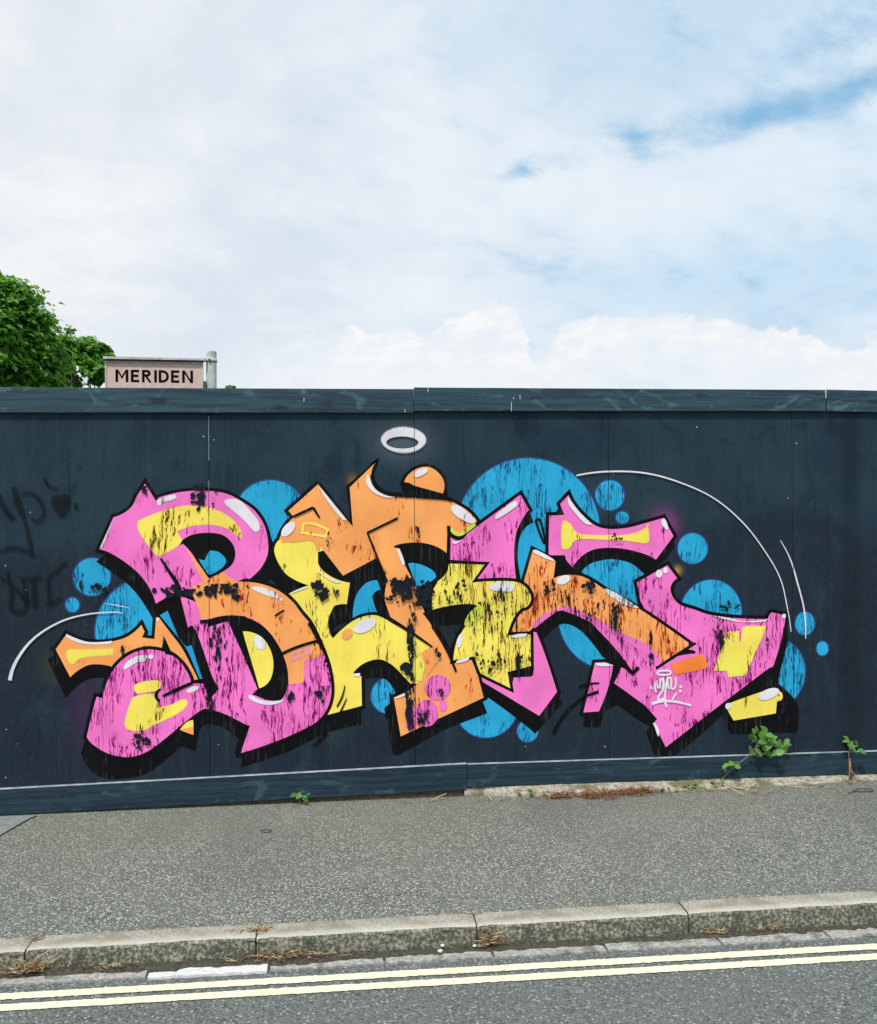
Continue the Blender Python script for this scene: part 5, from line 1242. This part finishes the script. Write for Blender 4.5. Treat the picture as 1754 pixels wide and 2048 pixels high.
def leafy(label, base, stems, leaves, size, seed, meshes=LEAVES, name='leafy_weed', cat='weed', y=-0.07):
    rn = random.Random(seed); t = empty(name, base); tag(t, label, cat, 'weeds along the foot of the hoarding')
    B = Vector(base)
    for st in stems:
        bm = bmesh.new(); add_tube(bm, [Vector(p) - B for p in st], [0.0032 * (1 - 0.6 * i / (len(st) - 1)) for i in range(len(st))], 5); obj('stem', bm, M_STEM, t)
    for (x, z) in leaves:
        a = rn.uniform(0, 6.283); yy = y + rn.uniform(-0.035, 0.045); s = size * rn.uniform(0.8, 1.2)
        d_ = Vector((math.cos(a), rn.uniform(-0.7, 0.1), math.sin(a) * 0.8 - 0.15)).normalized()
        p = Vector((x, yy, z)) - d_ * s * 0.5
        put_leaf(t, base, p, d_, s, (rn.gauss(0, 0.35), -0.75, 0.75 + rn.gauss(0, 0.25)), meshes, rn)
    return t
big = [(3.32, 0.258), (3.37, 0.266), (3.394, 0.278), (3.434, 0.283), (3.36, 0.228), (3.461, 0.24), (3.434, 0.226), (3.474, 0.214), (3.521, 0.184), (3.562, 0.208), (3.599, 0.175), (3.349, 0.156), (3.386, 0.129), (3.44, 0.174), (3.467, 0.119), (3.515, 0.149), (3.162, 0.071), (3.198, 0.085), (3.162, 0.049), (3.235, 0.065), (3.494, 0.191), (3.545, 0.164), (3.572, 0.153), (3.45, 0.20), (3.41, 0.245), (3.475, 0.16), (3.50, 0.225), (3.42, 0.262), (3.45, 0.258), (3.40, 0.215), (3.49, 0.205), (3.53, 0.20), (3.46, 0.135), (3.435, 0.195), (3.38, 0.15), (3.50, 0.135)]
st = [(3.14, -0.05, -0.03), (3.228, -0.05, 0.05), (3.275, -0.055, 0.083), (3.329, -0.06, 0.129), (3.37, -0.065, 0.178), (3.41, -0.07, 0.231)]
leafy('bushy green weed with broad pointed leaves climbing the bottom board under the yellow block', (3.14, -0.05, -0.05),
      [st, [st[2], (3.22, -0.06, 0.086), (3.17, -0.065, 0.075)], [st[4], (3.44, -0.07, 0.20), (3.52, -0.075, 0.175), (3.59, -0.07, 0.165)], [st[4], (3.37, -0.07, 0.24), (3.33, -0.07, 0.26)], [st[3], (3.40, -0.07, 0.14), (3.47, -0.07, 0.125)]], big, 0.060, 4)
leafy('small green sprig at the far right on a dry forked stalk', (4.004, -0.06, -0.05),
      [[(4.004, -0.06, -0.05), (4.003, -0.06, 0.05), (4.002, -0.06, 0.11), (4.01, -0.06, 0.17)], [(4.006, -0.06, 0.12), (4.03, -0.06, 0.15), (4.07, -0.06, 0.16)]],
      [(3.974, 0.195), (4.009, 0.2), (3.999, 0.181), (4.026, 0.16), (4.071, 0.165), (4.019, 0.138), (4.068, 0.133), (4.045, 0.145)], 0.055, 9)
leafy('tiny broken green sprig below the bottom board, left of its joint', (0.53, -0.05, -0.065),
      [[(0.53, -0.05, -0.065), (0.52, -0.05, -0.02), (0.515, -0.05, 0.0), (0.545, -0.05, 0.02)], [(0.54, -0.05, -0.065), (0.56, -0.05, -0.03), (0.57, -0.05, 0.0)]],
      [(0.489, -0.005), (0.517, -0.006), (0.555, -0.027), (0.574, -0.012), (0.492, -0.025), (0.563, -0.036), (0.552, -0.012)], 0.040, 12, y=-0.06)
# low weeds on the edging
for i, (lab, x, y, n) in enumerate((('tiny green seedling at the left end of the concrete edging', 1.91, -0.075, 5), ('low pale weed just right of the heap of dead brown weeds', 2.62, -0.11, 7),
                                    ('pair of pale flat leaves in the middle of the concrete edging', 2.75, -0.12, 6), ('loose spreading weed left of the bushy green weed', 2.93, -0.085, 9),
                                    ('pale yellow green weed at the foot of the bushy green weed', 3.10, -0.075, 12))):
    rn = random.Random(40 + i); zb = -0.052; t = empty('low_weed', (x, y, zb)); tag(t, lab, 'weed', 'weeds along the foot of the hoarding')
    for k in range(n):
        a = rn.uniform(0, 6.283); d_ = Vector((math.cos(a), math.sin(a) * 0.7 - 0.2, rn.uniform(0.05, 0.6)))
        put_leaf(t, (x, y, zb), (x + rn.gauss(0, 0.022), y + rn.gauss(0, 0.010), zb + rn.uniform(0.0, 0.02)), d_, rn.uniform(0.024, 0.042), (0, -0.5, 1), LOWLEAVES if i else LEAVES, rn)

def wisps(bm, c, spread, n, ln, rad, rn, flat=0.25, droop=0.0):
    for k in range(n):
        p = Vector((c[0] + rn.gauss(0, spread[0]), c[1] + rn.gauss(0, spread[1]), c[2] + abs(rn.gauss(0, spread[2]))))
        a = rn.uniform(0, 6.283); L = ln * rn.uniform(0.4, 1.2); d_ = Vector((math.cos(a), math.sin(a) * 0.6, rn.uniform(-flat * 0.3, flat))) * L
        bend = Vector((rn.gauss(0, 0.25), rn.gauss(0, 0.2), rn.gauss(0, 0.15))) * L
        q = [p, p + d_ * 0.5 + bend, p + d_]
        for v_ in q: v_.z = max(v_.z, c[2] + 0.002)
        add_tube(bm, q, [rad, rad * 0.8, rad * 0.3], 4, rn.randint(0, 1))
# dead brown weeds along the edging: nobody could count the stalks
rn = random.Random(77); bm = bmesh.new()
for k in range(46):
    x = rn.uniform(1.98, 2.66); wisps(bm, (x, -0.10 - 0.11 * rn.random() * math.sin(math.pi * (x - 1.9) / 0.85), -0.058), (0.03, 0.018, 0.010), 9, 0.060, 0.0026, rn, 0.25)
for k in range(40):
    x = rn.uniform(1.60, 4.25); wisps(bm, (x, -0.115 - 0.05 * rn.random(), -0.062), (0.03, 0.015, 0.003), 3, 0.045, 0.0018, rn, 0.15)
wisps(bm, (3.30, -0.26, -0.064), (0.05, 0.02, 0.004), 26, 0.05, 0.0018, rn, 0.1)
wisps(bm, (0.555, -0.075, -0.065), (0.035, 0.012, 0.003), 16, 0.05, 0.0018, rn, 0.15)
tag(obj('dead_weeds', bm, [M_RUST, M_RUST]), 'flattened reddish brown dead weeds strewn along the concrete edging', 'dead weeds', kind='stuff')
CL = [((-0.51, -1.726, -0.150), (0.045, 0.014, 0.012), 60, 0.075, 'scraggy clump of straw and dead weed in the gutter at the left edge'),
      ((-0.20, -1.742, -0.150), (0.05, 0.008, 0.006), 12, 0.06, 'few dry stalks in the gutter right of the leftmost straw clump'),
      ((0.52, -1.757, -0.150), (0.085, 0.012, 0.008), 44, 0.07, 'trail of tangled dry stalks by the white painted channel block'),
      ((1.34, -1.785, -0.145), (0.020, 0.008, 0.022), 36, 0.05, 'upright brown dead weed at the middle kerb joint'),
      ((2.31, -1.808, -0.142), (0.03, 0.006, 0.010), 34, 0.045, 'reddish dead weed in the gutter at the right kerb joint'),
      ((2.57, -1.818, -0.140), (0.035, 0.006, 0.008), 24, 0.055, 'pale dry tuft in the gutter, rightmost of all'),
      ((-0.525, -1.600, -0.088), (0.012, 0.008, 0.004), 14, 0.028, 'small straw wad on top of the left kerb joint'),
      ((0.385, -1.655, -0.080), (0.032, 0.016, 0.004), 34, 0.045, 'matted straw on top of the kerb above the white painted block')]
for i, (c, sp, n, ln, lab) in enumerate(CL):
    rn = random.Random(90 + i); bm = bmesh.new()
    wisps(bm, (0, 0, 0), sp, int(n * 1.5), ln, 0.0019, rn, 0.5 if i in (0, 3) else 0.18)
    if i == 0: add_tube(bm, [(0.0, 0, 0.0), (0.03, -0.01, 0.05), (0.09, -0.012, 0.082)], [0.003, 0.0025, 0.001], 5, 1)
    o = obj('dry_weed', bm, [M_RUST, M_STRAW]); o.location = c
    tag(o, lab, 'dry weed', 'dry weeds along the kerb')
# dry stalk and litter under the far sprig
rn = random.Random(5); bm = bmesh.new()
for k in range(9): add_tube(bm, [(rn.gauss(0, 0.004), 0, 0.13 + rn.gauss(0, 0.01)), (rn.gauss(0, 0.008), -0.006, 0.06), (rn.gauss(0, 0.03), -0.012 + rn.gauss(0, 0.012), 0.0)], [0.0008, 0.002, 0.0022], 4, rn.randint(0, 1))
wisps(bm, (0.01, -0.03, 0.0), (0.04, 0.02, 0.006), 30, 0.05, 0.002, rn, 0.2)
o = obj('dry_weed', bm, [M_RUST, M_STRAW]); o.location = (4.004, -0.075, -0.058); tag(o, 'orange dried plant stub below the small green sprig at the far right', 'dry weed', 'dry weeds along the kerb')
# twigs
TW = [([(3.16, -0.12, -0.05), (3.17, -0.17, -0.055), (3.21, -0.23, -0.062), (3.25, -0.26, -0.062)], 'long curved pale twig below the bushy green weed'),
      ([(3.19, -0.12, -0.048), (3.25, -0.16, -0.055), (3.31, -0.19, -0.06)], 'short straight twig crossing under the bushy green weed'),
      ([(3.24, -0.20, -0.058), (3.29, -0.14, -0.05), (3.36, -0.10, -0.046)], 'pale twig leaning right at the edging'),
      ([(3.56, -0.14, -0.055), (3.62, -0.16, -0.058), (3.70, -0.18, -0.06)], 'blunt pale stick lying right of the twigs'),
      ([(1.30, -0.10, -0.06), (1.34, -0.08, -0.045), (1.40, -0.06, -0.03)], 'thin stalk leaning on the pavement near the bottom board joint'),
      ([(1.63, -0.05, -0.03), (1.655, -0.11, -0.05), (1.665, -0.14, -0.062)], 'short dry stalk poking out just right of the bottom board joint')]
for pts, lab in TW:
    bm = bmesh.new(); b = Vector(pts[0]); add_tube(bm, [Vector(p) - b for p in pts], [0.0035, 0.0034, 0.003, 0.002][:len(pts)], 6); o = obj('twig', bm, M_STRAW); o.location = b; tag(o, lab, 'twig', 'twigs on the pavement')
# white stones in the gutter
for i, (x, y, s, lab) in enumerate(((1.141, -1.771, 0.009, 'small square white stone in the gutter, nearer the kerb'), (1.126, -1.812, 0.011, 'rounded white pebble in the gutter, nearer the road'), (1.275, -1.782, 0.009, 'flat white chip beside the upright brown dead weed'))):
    bm = bmesh.new(); bmesh.ops.create_icosphere(bm, subdivisions=2, radius=s)
    for v_ in bm.verts: v_.co *= 1 + random.gauss(0, 0.10); v_.co.z *= 0.6
    o = obj('pebble', bm, M_WHITEPAINT, smooth=True); o.location = (x, y, z_road(x, 0.05) + 0.027 - 0.003 * i); tag(o, lab, 'pebble', 'white pebbles in the gutter')
# lost rubber ring and a bent wire on the pavement
bm = bmesh.new(); n = 28
add_tube(bm, [(0.026 * math.cos(2 * math.pi * k / n), 0.022 * math.sin(2 * math.pi * k / n), 0) for k in range(n + 1)], 0.0022, 6)
o = obj('rubber_ring', bm, simple('black rubber', (0.012, 0.012, 0.012), 0.5)); o.location = (0.353, -0.479, zp(0.353, -0.479) + 0.004); tag(o, 'small thin black ring lying on the pavement', 'ring')
bm = bmesh.new()
add_tube(bm, [(-0.10, -0.035, 0), (-0.05, -0.01, 0.004), (0.0, 0.02, 0.006), (0.06, 0.02, 0.004), (0.085, -0.005, 0.002), (0.05, -0.03, 0.002), (-0.02, -0.025, 0.003), (-0.06, -0.015, 0.006)], 0.0025, 6)
o = obj('bent_wire', bm, simple('rusty wire', (0.030, 0.024, 0.020), 0.6)); o.location = (3.93, -0.30, zp(3.93, -0.30) + 0.005); tag(o, 'bent dark wire loop on the pavement at the right', 'wire')
